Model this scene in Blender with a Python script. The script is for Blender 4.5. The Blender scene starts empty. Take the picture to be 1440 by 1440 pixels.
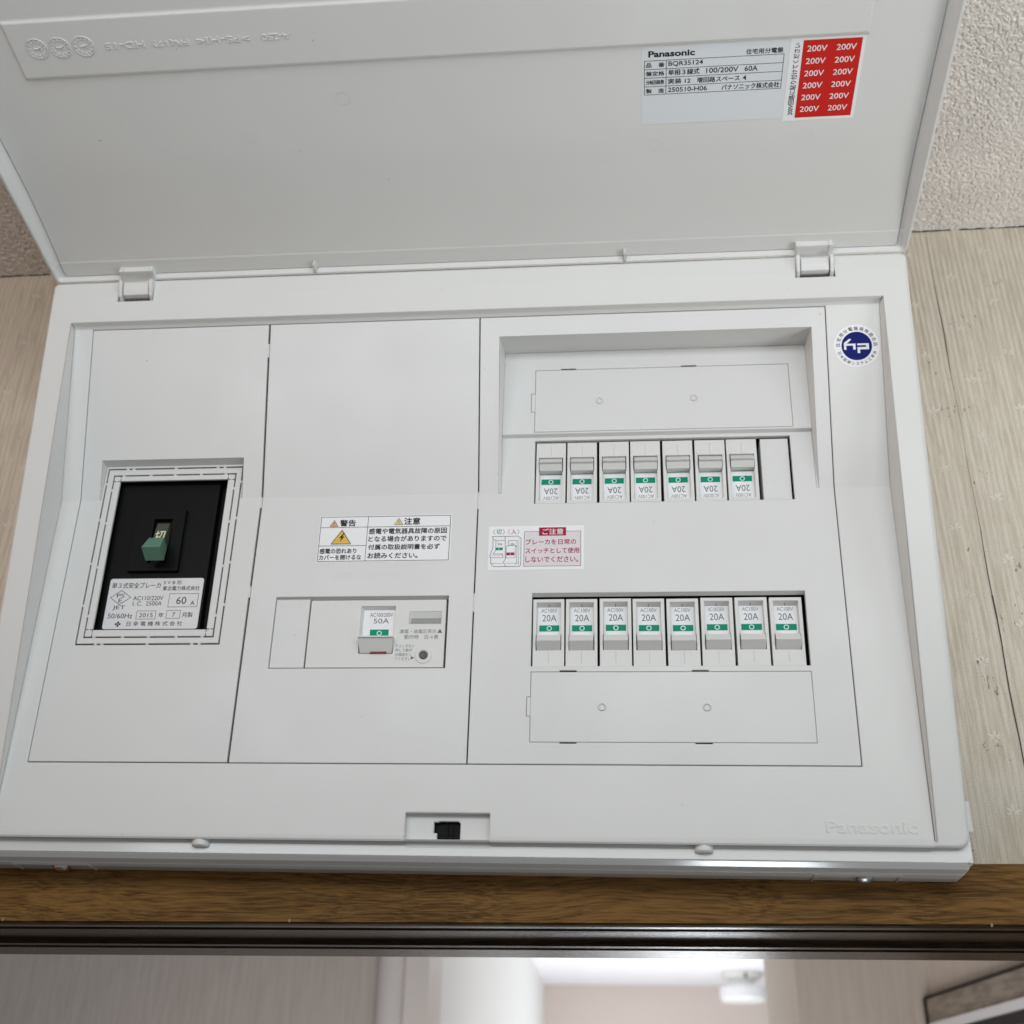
import bpy, math, random
import numpy as np
from mathutils import Vector, Matrix, noise
from mathutils.geometry import tessellate_polygon

S = bpy.context.scene
random.seed(4)
COL = S.collection
R = math.radians

# ------------------------------------------------------------------ camera
cam_d = bpy.data.cameras.new('camera')
cam = bpy.data.objects.new('camera', cam_d)
COL.objects.link(cam)
S.camera = cam
cam.matrix_world = Matrix(((0.99538, 0.02856, 0.09163, 0.193297),
                           (0.09388, -0.48824, -0.86764, -0.534087),
                           (0.01996, 0.87224, -0.48867, -0.314301),
                           (0, 0, 0, 1)))
cam_d.sensor_fit = 'HORIZONTAL'
cam_d.sensor_width = 36
cam_d.lens = 1633.95 / 1440 * 36
cam_d.clip_start = 0.02
cam_d.clip_end = 60
cam_d.dof.use_dof = True
cam_d.dof.focus_distance = 0.585
cam_d.dof.aperture_fstop = 12

# ------------------------------------------------------------------ world and lights
W = bpy.data.worlds.new('World')
S.world = W
W.use_nodes = True
bg = W.node_tree.nodes['Background']
bg.inputs[1].default_value = 0.34
_n = W.node_tree.nodes
_l = W.node_tree.links
_tc = _n.new('ShaderNodeTexCoord')
_sx = _n.new('ShaderNodeSeparateXYZ')
_l.new(_tc.outputs['Generated'], _sx.inputs[0])
_mz = _n.new('ShaderNodeMapRange')          # floor side of the room is darker and browner
_mz.inputs['From Min'].default_value = -0.95
_mz.inputs['From Max'].default_value = 0.12
_l.new(_sx.outputs['Z'], _mz.inputs['Value'])
_m1 = _n.new('ShaderNodeMix')
_m1.data_type = 'RGBA'
_m1.inputs[6].default_value = (0.09, 0.08, 0.07, 1)
_m1.inputs[7].default_value = (0.86, 0.935, 0.985, 1)
_l.new(_mz.outputs[0], _m1.inputs[0])
_mx = _n.new('ShaderNodeMapRange')          # brown woodwork to the left of the board
_mx.inputs['From Min'].default_value = -0.25
_mx.inputs['From Max'].default_value = -0.85
_l.new(_sx.outputs['X'], _mx.inputs['Value'])
_m2 = _n.new('ShaderNodeMix')
_m2.data_type = 'RGBA'
_l.new(_mx.outputs[0], _m2.inputs[0])
_l.new(_m1.outputs[2], _m2.inputs[6])
_m2.inputs[7].default_value = (0.44, 0.32, 0.24, 1)
_l.new(_m2.outputs[2], bg.inputs[0])


def area(name, loc, target, sx, sy, power, color):
    d = bpy.data.lights.new(name, 'AREA')
    d.shape = 'RECTANGLE'
    d.size, d.size_y = sx, sy
    d.energy = power
    d.color = color
    o = bpy.data.objects.new(name, d)
    COL.objects.link(o)
    o.location = loc
    o.rotation_euler = (Vector(target) - Vector(loc)).to_track_quat('-Z', 'Y').to_euler()
    return o


area('window_light', (0.16, -0.62, 0.05), (0.12, 0, 0.05), 1.0, 0.22, 2.25, (0.95, 0.98, 1.0))
w2 = area('side_fill_light', (1.20, -0.40, -0.70), (0.47, -0.08, 0.24), 0.5, 0.5, 0.55, (1.0, 0.99, 0.97))  # added unseen fill lamp to brighten the ceiling and wall at right
w2.data.spread = R(50)
w3 = area('left_warm_fill', (-0.95, -0.30, 0.02), (-0.20, 0.08, 0.13), 0.4, 0.5, 0.15, (1.0, 0.36, 0.10))  # added unseen orange lamp that warms the wall at left
w3.data.spread = R(70)
area('base_glint_light', (0.355, 0.42, -1.35), (0.255, 0.019, -0.19), 0.17, 0.14, 1.5, (0.85, 0.94, 1.0))  # unseen lamp added only for a glint on the base's lower edge
area('far_room_window_light', (0.43, 3.7, -0.98), (0.40, 0.0, -0.80), 0.30, 0.85, 3.6, (0.90, 0.96, 1.0))
area('far_room_ceiling_bounce', (0.45, 3.2, -0.75), (0.1, 2.6, 0.24), 0.9, 0.9, 8.5, (0.95, 0.97, 1.0))
area('far_room_lamp_light', (0.25, 2.0, -0.9), (0.05, 2.9, 0.0), 0.6, 0.6, 5, (1.0, 0.96, 0.92))
area('hall_light', (0.08, 0.72, -0.80), (0.08, 1.2, -0.1), 0.8, 0.4, 3.6, (1.0, 0.94, 0.90))

S.view_settings.view_transform = 'Standard'
S.view_settings.look = 'None'
S.view_settings.exposure = 0.29
S.view_settings.gamma = 1
S.view_settings.use_curve_mapping = False
S.render.engine = 'CYCLES'
S.cycles.max_bounces = 8
S.cycles.diffuse_bounces = 5


# ------------------------------------------------------------------ materials
def nd(nt, t, **k):
    n = nt.nodes.new(t)
    for a, v in k.items():
        setattr(n, a, v)
    return n


def mat(name, col, rough=0.5, bevel=0.0, bump=0.0, bscale=800, metallic=0.0, spec=0.5, coat=0.0, mottle=0.0):
    m = bpy.data.materials.new(name)
    m.use_nodes = True
    nt = m.node_tree
    b = nt.nodes['Principled BSDF']
    b.inputs['Base Color'].default_value = (*col, 1)
    b.inputs['Roughness'].default_value = rough
    b.inputs['Metallic'].default_value = metallic
    b.inputs['Specular IOR Level'].default_value = spec
    b.inputs['Coat Weight'].default_value = coat
    nrm = None
    if bevel:
        bv = nd(nt, 'ShaderNodeBevel', samples=4)
        bv.inputs['Radius'].default_value = bevel
        nrm = bv.outputs[0]
    if bump or mottle:
        tc = nd(nt, 'ShaderNodeTexCoord')
    if bump:
        ns = nd(nt, 'ShaderNodeTexNoise')
        ns.inputs['Scale'].default_value = bscale
        ns.inputs['Detail'].default_value = 3
        nt.links.new(tc.outputs['Object'], ns.inputs['Vector'])
        bp = nd(nt, 'ShaderNodeBump')
        bp.inputs['Strength'].default_value = bump
        bp.inputs['Distance'].default_value = 0.0005
        nt.links.new(ns.outputs['Fac'], bp.inputs['Height'])
        if nrm:
            nt.links.new(nrm, bp.inputs['Normal'])
        nrm = bp.outputs[0]
    if nrm:
        nt.links.new(nrm, b.inputs['Normal'])
    if mottle:
        n2 = nd(nt, 'ShaderNodeTexNoise')
        n2.inputs['Scale'].default_value = 23
        n2.inputs['Detail'].default_value = 6
        nt.links.new(tc.outputs['Object'], n2.inputs['Vector'])
        mr = nd(nt, 'ShaderNodeMapRange')
        mr.inputs['From Min'].default_value = 0.3
        mr.inputs['From Max'].default_value = 0.7
        mr.inputs['To Min'].default_value = rough - 0.07
        mr.inputs['To Max'].default_value = rough + 0.09
        nt.links.new(n2.outputs['Fac'], mr.inputs['Value'])
        nt.links.new(mr.outputs[0], b.inputs['Roughness'])
        n3 = nd(nt, 'ShaderNodeTexNoise')
        n3.inputs['Scale'].default_value = 9
        n3.inputs['Detail'].default_value = 8
        nt.links.new(tc.outputs['Object'], n3.inputs['Vector'])
        mx = nd(nt, 'ShaderNodeMix', data_type='RGBA')
        mx.inputs[6].default_value = (*[c * (1 - mottle) for c in col], 1)
        mx.inputs[7].default_value = (*[min(1, c * (1 + mottle)) for c in col], 1)
        nt.links.new(n3.outputs['Fac'], mx.inputs[0])
        n4 = nd(nt, 'ShaderNodeTexNoise')       # sparse specks of dirt
        n4.inputs['Scale'].default_value = 260
        n4.inputs['Detail'].default_value = 1
        nt.links.new(tc.outputs['Object'], n4.inputs['Vector'])
        m4 = nd(nt, 'ShaderNodeMapRange')
        m4.inputs['From Min'].default_value = 0.80
        m4.inputs['From Max'].default_value = 0.85
        m4.inputs['To Max'].default_value = 0.4
        nt.links.new(n4.outputs['Fac'], m4.inputs['Value'])
        mx4 = nd(nt, 'ShaderNodeMix', data_type='RGBA')
        nt.links.new(m4.outputs[0], mx4.inputs[0])
        nt.links.new(mx.outputs[2], mx4.inputs[6])
        mx4.inputs[7].default_value = (*[c * .35 for c in col], 1)
        nt.links.new(mx4.outputs[2], b.inputs['Base Color'])
    return m


WHITE = mat('cover_white_plastic', (0.70, 0.705, 0.695), 0.42, bevel=0.0007, bump=0.05, bscale=2600, mottle=0.02)
SHELLT = mat('moulded_lettering_plastic', (0.71, 0.715, 0.70), 0.40)
SHELL = mat('shell_white_plastic', (0.71, 0.715, 0.70), 0.40, bevel=0.0012, bump=0.03, bscale=2600, mottle=0.02)
GLOSSY = mat('base_white_plastic', (0.68, 0.68, 0.67), 0.13, bevel=0.0006)
BRK = mat('breaker_white_plastic', (0.715, 0.72, 0.70), 0.45, bevel=0.0003)
TOG = mat('toggle_grey_plastic', (0.67, 0.67, 0.65), 0.42, bevel=0.0003)
PAPER = mat('white_label_paper', (0.86, 0.865, 0.885), 0.5)
SILVERLBL = mat('silver_label_film', (0.74, 0.74, 0.75), 0.4)
GREYLBL = mat('pale_grey_label_film', (0.70, 0.735, 0.76), 0.35)
INK = mat('black_ink', (0.02, 0.02, 0.022), 0.5, spec=0.15)
GREYINK = mat('grey_ink', (0.16, 0.16, 0.16), 0.5, spec=0.15)
PALEINK = mat('pale_grey_ink', (0.22, 0.22, 0.21), 0.5, spec=0.15)
RED = mat('red_ink', (0.60, 0.012, 0.007), 0.5, spec=0.2)
CRIMSON = mat('crimson_ink', (0.36, 0.012, 0.05), 0.5, spec=0.15)
GREEN = mat('green_ink', (0.0, 0.27, 0.16), 0.45, spec=0.15)
PALEGREEN = mat('pale_green_ink', (0.60, 0.85, 0.76), 0.45, spec=0.15)
BLUE = mat('navy_ink', (0.005, 0.012, 0.15), 0.5, spec=0.1)
ORANGE = mat('orange_ink', (0.75, 0.38, 0.16), 0.5)
YELLOW = mat('yellow_ink', (0.75, 0.47, 0.06), 0.5)
PALEYEL = mat('pale_yellow_ink', (0.75, 0.56, 0.25), 0.5)
WINK = mat('white_ink', (0.82, 0.82, 0.84), 0.5)
BLACK = mat('black_plastic', (0.006, 0.006, 0.006), 0.4, bevel=0.0005, spec=0.1)
BLACKIN = mat('interior_shade_black', (0.008, 0.008, 0.008), 0.7)  # black that stands in for the shade inside the board
LEVGREEN = mat('dark_green_plastic', (0.10, 0.21, 0.15), 0.42, bevel=0.0005, mottle=0.1)
LEVDARK = mat('olive_plastic', (0.05, 0.065, 0.045), 0.5, bevel=0.0005)
LCD = mat('grey_indicator', (0.22, 0.225, 0.22), 0.3)
BUTTON = mat('grey_rubber_button', (0.09, 0.09, 0.09), 0.5, bevel=0.0005)
REDPL = mat('red_plastic', (0.16, 0.012, 0.012), 0.5)
STEEL = mat('steel_screw', (0.55, 0.54, 0.52), 0.38, metallic=1.0)


# ------------------------------------------------------------------ frames (millimetres -> metres), panel space
tL, tU, tF, aD = 0.0744, 0.320, math.atan(0.1786), 0.1287


def _fr(t, y0=0.0):
    s, c = math.sin(t), math.cos(t)

    def P(u, v, n=0.0):
        return Vector((u * .001, y0 - s * v * .001 - c * n * .001, c * v * .001 - s * n * .001))
    return P


PL, PU, PF = _fr(tL), _fr(tU), _fr(tF, -0.0191)


def PD(u, v, n=0.0):        # lid: n points down, out of the tray
    s, c = math.sin(aD), math.cos(aD)
    return Vector((u * .001, -0.041 - c * v * .001 - s * n * .001, 0.1235 + s * v * .001 - c * n * .001))


def PI(u, v, n=0.0):        # plain local frame: u right, v up, n out
    return Vector((u * .001, -n * .001, v * .001))


# ------------------------------------------------------------------ mesh builder
class MB:
    def __init__(s):
        s.v, s.f, s.m = [], [], []

    def poly(s, pts, mi=0):
        i = len(s.v)
        s.v += [tuple(p) for p in pts]
        s.f.append(tuple(range(i, i + len(pts))))
        s.m.append(mi)

    def box(s, P, u0, u1, v0, v1, n0, n1, mi=0, du=0.0, dv=0.0):
        """box in frame P; the n1 (outer) end is shrunk by du, dv"""
        a = [P(u0, v0, n0), P(u1, v0, n0), P(u1, v1, n0), P(u0, v1, n0)]
        b = [P(u0 + du, v0 + dv, n1), P(u1 - du, v0 + dv, n1), P(u1 - du, v1 - dv, n1), P(u0 + du, v1 - dv, n1)]
        s.hexa(a, b, mi)

    def hexa(s, a, b, mi=0):
        i = len(s.v)
        s.v += [tuple(p) for p in a + b]
        n = len(a)
        s.f.append(tuple(i + k for k in reversed(range(n))))
        s.f.append(tuple(i + n + k for k in range(n)))
        for k in range(n):
            j = (k + 1) % n
            s.f.append((i + k, i + j, i + n + j, i + n + k))
        s.m += [mi] * (n + 2)

    def prism(s, P, prof, u0, u1, mi=0, du=0.0):
        """profile of (v, n) extruded along u"""
        s.hexa([P(u0, v, n) for v, n in prof], [P(u1, v, n) for v, n in prof], mi)

    def disc(s, P, cu, cv, r, n, mi=0, seg=28, r0=0.0):
        if r0 <= 0:
            s.poly([P(cu + r * math.cos(6.28318 * k / seg), cv + r * math.sin(6.28318 * k / seg), n) for k in range(seg)], mi)
            return
        for k in range(seg):
            a, b = 6.28318 * k / seg, 6.28318 * (k + 1) / seg
            s.poly([P(cu + r0 * math.cos(a), cv + r0 * math.sin(a), n), P(cu + r * math.cos(a), cv + r * math.sin(a), n),
                    P(cu + r * math.cos(b), cv + r * math.sin(b), n), P(cu + r0 * math.cos(b), cv + r0 * math.sin(b), n)], mi)

    def lathe(s, P, cu, cv, prof, mi=0, seg=24, cap=True):
        """profile of (radius, n) turned about the normal at cu, cv"""
        for (r0, n0), (r1, n1) in zip(prof, prof[1:]):
            for k in range(seg):
                a, b = 6.28318 * k / seg, 6.28318 * (k + 1) / seg
                q = [P(cu + r * math.cos(t), cv + r * math.sin(t), n) for r, n, t in
                     ((r0, n0, a), (r0, n0, b), (r1, n1, b), (r1, n1, a))]
                s.poly(q, mi)
        if cap:
            s.disc(P, cu, cv, prof[-1][0], prof[-1][1], mi, seg)

    def rect(s, P, u0, u1, v0, v1, n, mi=0):
        s.poly([P(u0, v0, n), P(u1, v0, n), P(u1, v1, n), P(u0, v1, n)], mi)

    def line(s, P, u0, v0, u1, v1, w, n, mi=0):
        d = Vector((u1 - u0, v1 - v0))
        d.normalize()
        x, y = -d.y * w / 2, d.x * w / 2
        s.poly([P(u0 + x, v0 + y, n), P(u0 - x, v0 - y, n), P(u1 - x, v1 - y, n), P(u1 + x, v1 + y, n)], mi)

    def lines(s, P, pts, w, n, mi=0, close=False):
        if close:
            pts = list(pts) + [pts[0]]
        for a, b in zip(pts, pts[1:]):
            s.line(P, a[0], a[1], b[0], b[1], w, n, mi)

    def frame(s, P, u0, u1, v0, v1, w, n, mi=0):
        s.rect(P, u0, u1, v1 - w, v1, n, mi)
        s.rect(P, u0, u1, v0, v0 + w, n, mi)
        s.rect(P, u0, u0 + w, v0 + w, v1 - w, n, mi)
        s.rect(P, u1 - w, u1, v0 + w, v1 - w, n, mi)

    def plate(s, P, xs, ys, keep, n, t, mi=0, nowall=None):
        xs, ys = sorted(set(xs)), sorted(set(ys))
        nx, ny = len(xs) - 1, len(ys) - 1
        ctr = lambda i, j: ((xs[i] + xs[i + 1]) / 2, (ys[j] + ys[j + 1]) / 2)
        K = [[bool(keep(*ctr(i, j))) for j in range(ny)] for i in range(nx)]
        ids = {}

        def vid(i, j, b):
            k = (i, j, b)
            if k not in ids:
                ids[k] = len(s.v)
                s.v.append(tuple(P(xs[i], ys[j], n - (t if b else 0))))
            return ids[k]
        for i in range(nx):
            for j in range(ny):
                if not K[i][j]:
                    continue
                s.f.append((vid(i, j, 0), vid(i + 1, j, 0), vid(i + 1, j + 1, 0), vid(i, j + 1, 0)))
                s.m.append(mi)
                for di, dj, a, b in ((-1, 0, (i, j + 1), (i, j)), (1, 0, (i + 1, j), (i + 1, j + 1)),
                                     (0, -1, (i, j), (i + 1, j)), (0, 1, (i + 1, j + 1), (i, j + 1))):
                    p, q = i + di, j + dj
                    if 0 <= p < nx and 0 <= q < ny:
                        if K[p][q] or (nowall and nowall(*ctr(p, q))):
                            continue
                    elif nowall:
                        c = (ctr(i, j)[0] + di * 1e3, ctr(i, j)[1] + dj * 1e3)
                        e = ((xs[i] - .01 if di < 0 else xs[i + 1] + .01) if di else ctr(i, j)[0],
                             (ys[j] - .01 if dj < 0 else ys[j + 1] + .01) if dj else ctr(i, j)[1])
                        if nowall(*e):
                            continue
                    s.f.append((vid(*a, 0), vid(*a, 1), vid(*b, 1), vid(*b, 0)))
                    s.m.append(mi)

    def tess(s, P, loops, n, mi=0):
        pts = [[Vector((a, b, 0)) for a, b in l] for l in loops]
        flat = [q for l in loops for q in l]
        i = len(s.v)
        s.v += [tuple(P(a, b, n)) for a, b in flat]
        for t in tessellate_polygon(pts):
            a, b, c = (flat[k] for k in t)
            if (b[0] - a[0]) * (c[1] - a[1]) - (b[1] - a[1]) * (c[0] - a[0]) < 0:
                t = t[::-1]
            s.f.append(tuple(i + k for k in t))
            s.m.append(mi)

    def text(s, P, txt, u0, v0, u1, v1, n, mi=0, rot=0, bold=0.0, fit=True, thick=0.0):
        """lettering stretched to fill the box u0..u1, v0..v1; rot in degrees (0, 90, 180 or any)"""
        cjk = any(ord(c) > 0x2fff for c in txt)
        if bold and cjk and not thick:      # heavier strokes: print three times, slightly shifted
            e = bold * .55 * (abs(v1 - v0) if rot not in (90, -90, 270) else abs(u1 - u0))
            for k, (a, b) in enumerate(((-e, -e * .6), (e, -e * .6), (0, e))):
                s.text(P, txt, u0 + a, v0 + b, u1 + a, v1 + b, n + .004 * k, mi, rot, 0.0, fit)
            return
        V, F, bb = glyphs(txt, 0.0 if cjk else bold)
        w, h = bb[2] - bb[0], bb[3] - bb[1]
        cu, cv = (u0 + u1) / 2, (v0 + v1) / 2
        bw, bh = abs(u1 - u0), abs(v1 - v0)
        if rot in (90, -90, 270):
            bw, bh = bh, bw
        sx, sy = bw / w, bh / h
        if not fit:
            sx = sy = min(sx, sy)
        c, q = math.cos(R(rot)), math.sin(R(rot))
        i = len(s.v)

        def tr(k, nn):
            for x, y in V:
                a, b = (x - bb[0] - w / 2) * sx, (y - bb[1] - h / 2) * sy
                s.v.append(tuple(P(cu + a * c - b * q, cv + a * q + b * c, nn)))
        tr(0, n + thick)
        for f in F:
            s.f.append(tuple(i + k for k in f))
            s.m.append(mi)
        if thick:
            j = len(s.v)
            tr(0, n)
            cnt = {}
            for f in F:
                for a, b in zip(f, f[1:] + f[:1]):
                    cnt[(a, b)] = 1
            for (a, b) in cnt:
                if (b, a) not in cnt:
                    s.f.append((i + a, j + a, j + b, i + b))
                    s.m.append(mi)

    def build(s, name, mats, parent=None, smooth=False):
        me = bpy.data.meshes.new(name)
        me.from_pydata(s.v, [], s.f)
        for m in (mats if isinstance(mats, (list, tuple)) else [mats]):
            me.materials.append(m)
        me.polygons.foreach_set('material_index', s.m)
        if smooth:
            me.polygons.foreach_set('use_smooth', [True] * len(me.polygons))
        me.update()
        o = bpy.data.objects.new(name, me)
        COL.objects.link(o)
        if parent:
            o.parent = parent
        return o


_G = {}


def glyphs(txt, bold=0.0):
    k = (txt, bold)
    if k in _G:
        return _G[k]
    cu = bpy.data.curves.new('lettering', 'FONT')
    cu.body = txt
    cu.offset = bold
    cu.resolution_u = 3
    o = bpy.data.objects.new('lettering', cu)
    COL.objects.link(o)
    bpy.context.view_layer.update()
    dg = bpy.context.evaluated_depsgraph_get()
    me = o.evaluated_get(dg).to_mesh()
    V = [(v.co.x, v.co.y) for v in me.vertices]
    F = [tuple(p.vertices) for p in me.polygons]
    F2 = []
    for f in F:
        a = sum(V[f[i]][0] * V[f[(i + 1) % len(f)]][1] - V[f[(i + 1) % len(f)]][0] * V[f[i]][1] for i in range(len(f)))
        F2.append(f if a >= 0 else f[::-1])
    o.evaluated_get(dg).to_mesh_clear()
    bpy.data.objects.remove(o)
    bpy.data.curves.remove(cu)
    bb = (min(p[0] for p in V), min(p[1] for p in V), max(p[0] for p in V), max(p[1] for p in V))
    _G[k] = (V, F2, bb)
    return _G[k]


def tag(o, label, cat=None, group=None, kind=None):
    o['label'] = label
    if cat:
        o['category'] = cat
    if group:
        o['group'] = group
    if kind:
        o['kind'] = kind
    return o


# ================================================================== SETTING
def wallpaper_ribbed():
    m = bpy.data.materials.new('ribbed_cream_wallpaper')
    m.use_nodes = True
    nt = m.node_tree
    b = nt.nodes['Principled BSDF']
    b.inputs['Roughness'].default_value = 0.75
    tc = nd(nt, 'ShaderNodeTexCoord')
    mp = nd(nt, 'ShaderNodeMapping')
    mp.inputs['Scale'].default_value = (1, 1, 0.10)
    nt.links.new(tc.outputs['Object'], mp.inputs['Vector'])
    st = nd(nt, 'ShaderNodeTexNoise')          # vertical cords
    st.inputs['Scale'].default_value = 420
    st.inputs['Detail'].default_value = 2
    nt.links.new(mp.outputs[0], st.inputs['Vector'])
    wv = nd(nt, 'ShaderNodeTexWave', bands_direction='X')
    wv.inputs['Scale'].default_value = 92
    wv.inputs['Distortion'].default_value = 1.1
    wv.inputs['Detail'].default_value = 2
    wv.inputs['Detail Scale'].default_value = 6
    nt.links.new(mp.outputs[0], wv.inputs['Vector'])
    add = nd(nt, 'ShaderNodeMath', operation='MULTIPLY_ADD')
    nt.links.new(wv.outputs['Fac'], add.inputs[0])
    add.inputs[1].default_value = 0.8
    nt.links.new(st.outputs['Fac'], add.inputs[2])
    # printed dark threads of the weave
    r1 = nd(nt, 'ShaderNodeMapRange')
    r1.inputs['From Min'].default_value = 0.32
    r1.inputs['From Max'].default_value = 0.56
    nt.links.new(st.outputs['Fac'], r1.inputs['Value'])
    mx = nd(nt, 'ShaderNodeMix', data_type='RGBA')
    mx.inputs[6].default_value = (0.60, 0.54, 0.435, 1)
    mx.inputs[7].default_value = (0.735, 0.68, 0.575, 1)
    rg = nd(nt, 'ShaderNodeMapRange')        # darkened narrow valleys between the cords
    rg.inputs['From Max'].default_value = 0.30
    rg.inputs['To Min'].default_value = 0.35
    nt.links.new(wv.outputs['Fac'], rg.inputs['Value'])
    mg = nd(nt, 'ShaderNodeMath', operation='MULTIPLY')
    nt.links.new(rg.outputs[0], mg.inputs[0])
    nt.links.new(r1.outputs[0], mg.inputs[1])
    nt.links.new(mg.outputs[0], mx.inputs[0])
    wn = nd(nt, 'ShaderNodeTexNoise')         # fine weave grain
    wn.inputs['Scale'].default_value = 1500
    wn.inputs['Detail'].default_value = 2
    nt.links.new(tc.outputs['Object'], wn.inputs['Vector'])
    wr = nd(nt, 'ShaderNodeMapRange')
    wr.inputs['From Min'].default_value = 0.3
    wr.inputs['From Max'].default_value = 0.7
    wr.inputs['To Min'].default_value = 0.84
    wr.inputs['To Max'].default_value = 1.1
    nt.links.new(wn.outputs['Fac'], wr.inputs['Value'])
    wm = nd(nt, 'ShaderNodeVectorMath', operation='SCALE')
    nt.links.new(mx.outputs[2], wm.inputs[0])
    nt.links.new(wr.outputs[0], wm.inputs['Scale'])
    # faint pinkish blotches
    n2 = nd(nt, 'ShaderNodeTexNoise')
    n2.inputs['Scale'].default_value = 22
    n2.inputs['Detail'].default_value = 3
    nt.links.new(tc.outputs['Object'], n2.inputs['Vector'])
    r2 = nd(nt, 'ShaderNodeMapRange')
    r2.inputs['From Min'].default_value = 0.55
    r2.inputs['From Max'].default_value = 0.8
    r2.inputs['To Max'].default_value = 0.5
    nt.links.new(n2.outputs['Fac'], r2.inputs['Value'])
    mx2 = nd(nt, 'ShaderNodeMix', data_type='RGBA')
    nt.links.new(r2.outputs[0], mx2.inputs[0])
    nt.links.new(wm.outputs[0], mx2.inputs[6])
    mx2.inputs[7].default_value = (0.64, 0.545, 0.475, 1)
    # mould specks in patches
    sp = nd(nt, 'ShaderNodeTexNoise')
    sp.inputs['Scale'].default_value = 620
    sp.inputs['Detail'].default_value = 2
    mp2 = nd(nt, 'ShaderNodeMapping')
    mp2.inputs['Scale'].default_value = (1, 1, 0.4)
    nt.links.new(tc.outputs['Object'], mp2.inputs['Vector'])
    nt.links.new(mp2.outputs[0], sp.inputs['Vector'])
    n3 = nd(nt, 'ShaderNodeTexNoise')
    n3.inputs['Scale'].default_value = 34
    n3.inputs['Detail'].default_value = 3
    nt.links.new(tc.outputs['Object'], n3.inputs['Vector'])
    mul = nd(nt, 'ShaderNodeMath', operation='MULTIPLY')
    nt.links.new(sp.outputs['Fac'], mul.inputs[0])
    nt.links.new(n3.outputs['Fac'], mul.inputs[1])
    # dust piled where the wall meets the lintel
    sx = nd(nt, 'ShaderNodeSeparateXYZ')
    nt.links.new(tc.outputs['Object'], sx.inputs[0])
    rz = nd(nt, 'ShaderNodeMapRange')
    rz.inputs['From Min'].default_value = -0.166
    rz.inputs['From Max'].default_value = -0.186
    rz.inputs['To Max'].default_value = 0.20
    nt.links.new(sx.outputs['Z'], rz.inputs['Value'])
    ad2 = nd(nt, 'ShaderNodeMath', operation='ADD')
    nt.links.new(mul.outputs[0], ad2.inputs[0])
    nt.links.new(rz.outputs[0], ad2.inputs[1])
    r3 = nd(nt, 'ShaderNodeMapRange')
    r3.inputs['From Min'].default_value = 0.424
    r3.inputs['From Max'].default_value = 0.455
    r3.inputs['To Max'].default_value = 0.75
    nt.links.new(ad2.outputs[0], r3.inputs['Value'])
    mx3 = nd(nt, 'ShaderNodeMix', data_type='RGBA')
    nt.links.new(r3.outputs[0], mx3.inputs[0])
    nt.links.new(mx2.outputs[2], mx3.inputs[6])
    mx3.inputs[7].default_value = (0.13, 0.105, 0.07, 1)
    nt.links.new(mx3.outputs[2], b.inputs['Base Color'])
    bp = nd(nt, 'ShaderNodeBump')
    bp.inputs['Strength'].default_value = 0.55
    bp.inputs['Distance'].default_value = 0.0007
    nt.links.new(add.outputs[0], bp.inputs['Height'])
    nt.links.new(bp.outputs[0], b.inputs['Normal'])
    return m


def plain_paper(name, c1, c2, scale=(1, 1, 0.12), nscale=160, strength=0.6, dist=0.002, rough=0.8):
    m = bpy.data.materials.new(name)
    m.use_nodes = True
    nt = m.node_tree
    b = nt.nodes['Principled BSDF']
    b.inputs['Roughness'].default_value = rough
    tc = nd(nt, 'ShaderNodeTexCoord')
    mp = nd(nt, 'ShaderNodeMapping')
    mp.inputs['Scale'].default_value = scale
    nt.links.new(tc.outputs['Object'], mp.inputs['Vector'])
    n = nd(nt, 'ShaderNodeTexNoise')
    n.inputs['Scale'].default_value = nscale
    n.inputs['Detail'].default_value = 4
    nt.links.new(mp.outputs[0], n.inputs['Vector'])
    r = nd(nt, 'ShaderNodeMapRange')
    r.inputs['From Min'].default_value = 0.35
    r.inputs['From Max'].default_value = 0.65
    nt.links.new(n.outputs['Fac'], r.inputs['Value'])
    mx = nd(nt, 'ShaderNodeMix', data_type='RGBA')
    mx.inputs[6].default_value = (*c1, 1)
    mx.inputs[7].default_value = (*c2, 1)
    nt.links.new(r.outputs[0], mx.inputs[0])
    nt.links.new(mx.outputs[2], b.inputs['Base Color'])
    bp = nd(nt, 'ShaderNodeBump')
    bp.inputs['Strength'].default_value = strength
    bp.inputs['Distance'].default_value = dist
    nt.links.new(n.outputs['Fac'], bp.inputs['Height'])
    nt.links.new(bp.outputs[0], b.inputs['Normal'])
    return m


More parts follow.
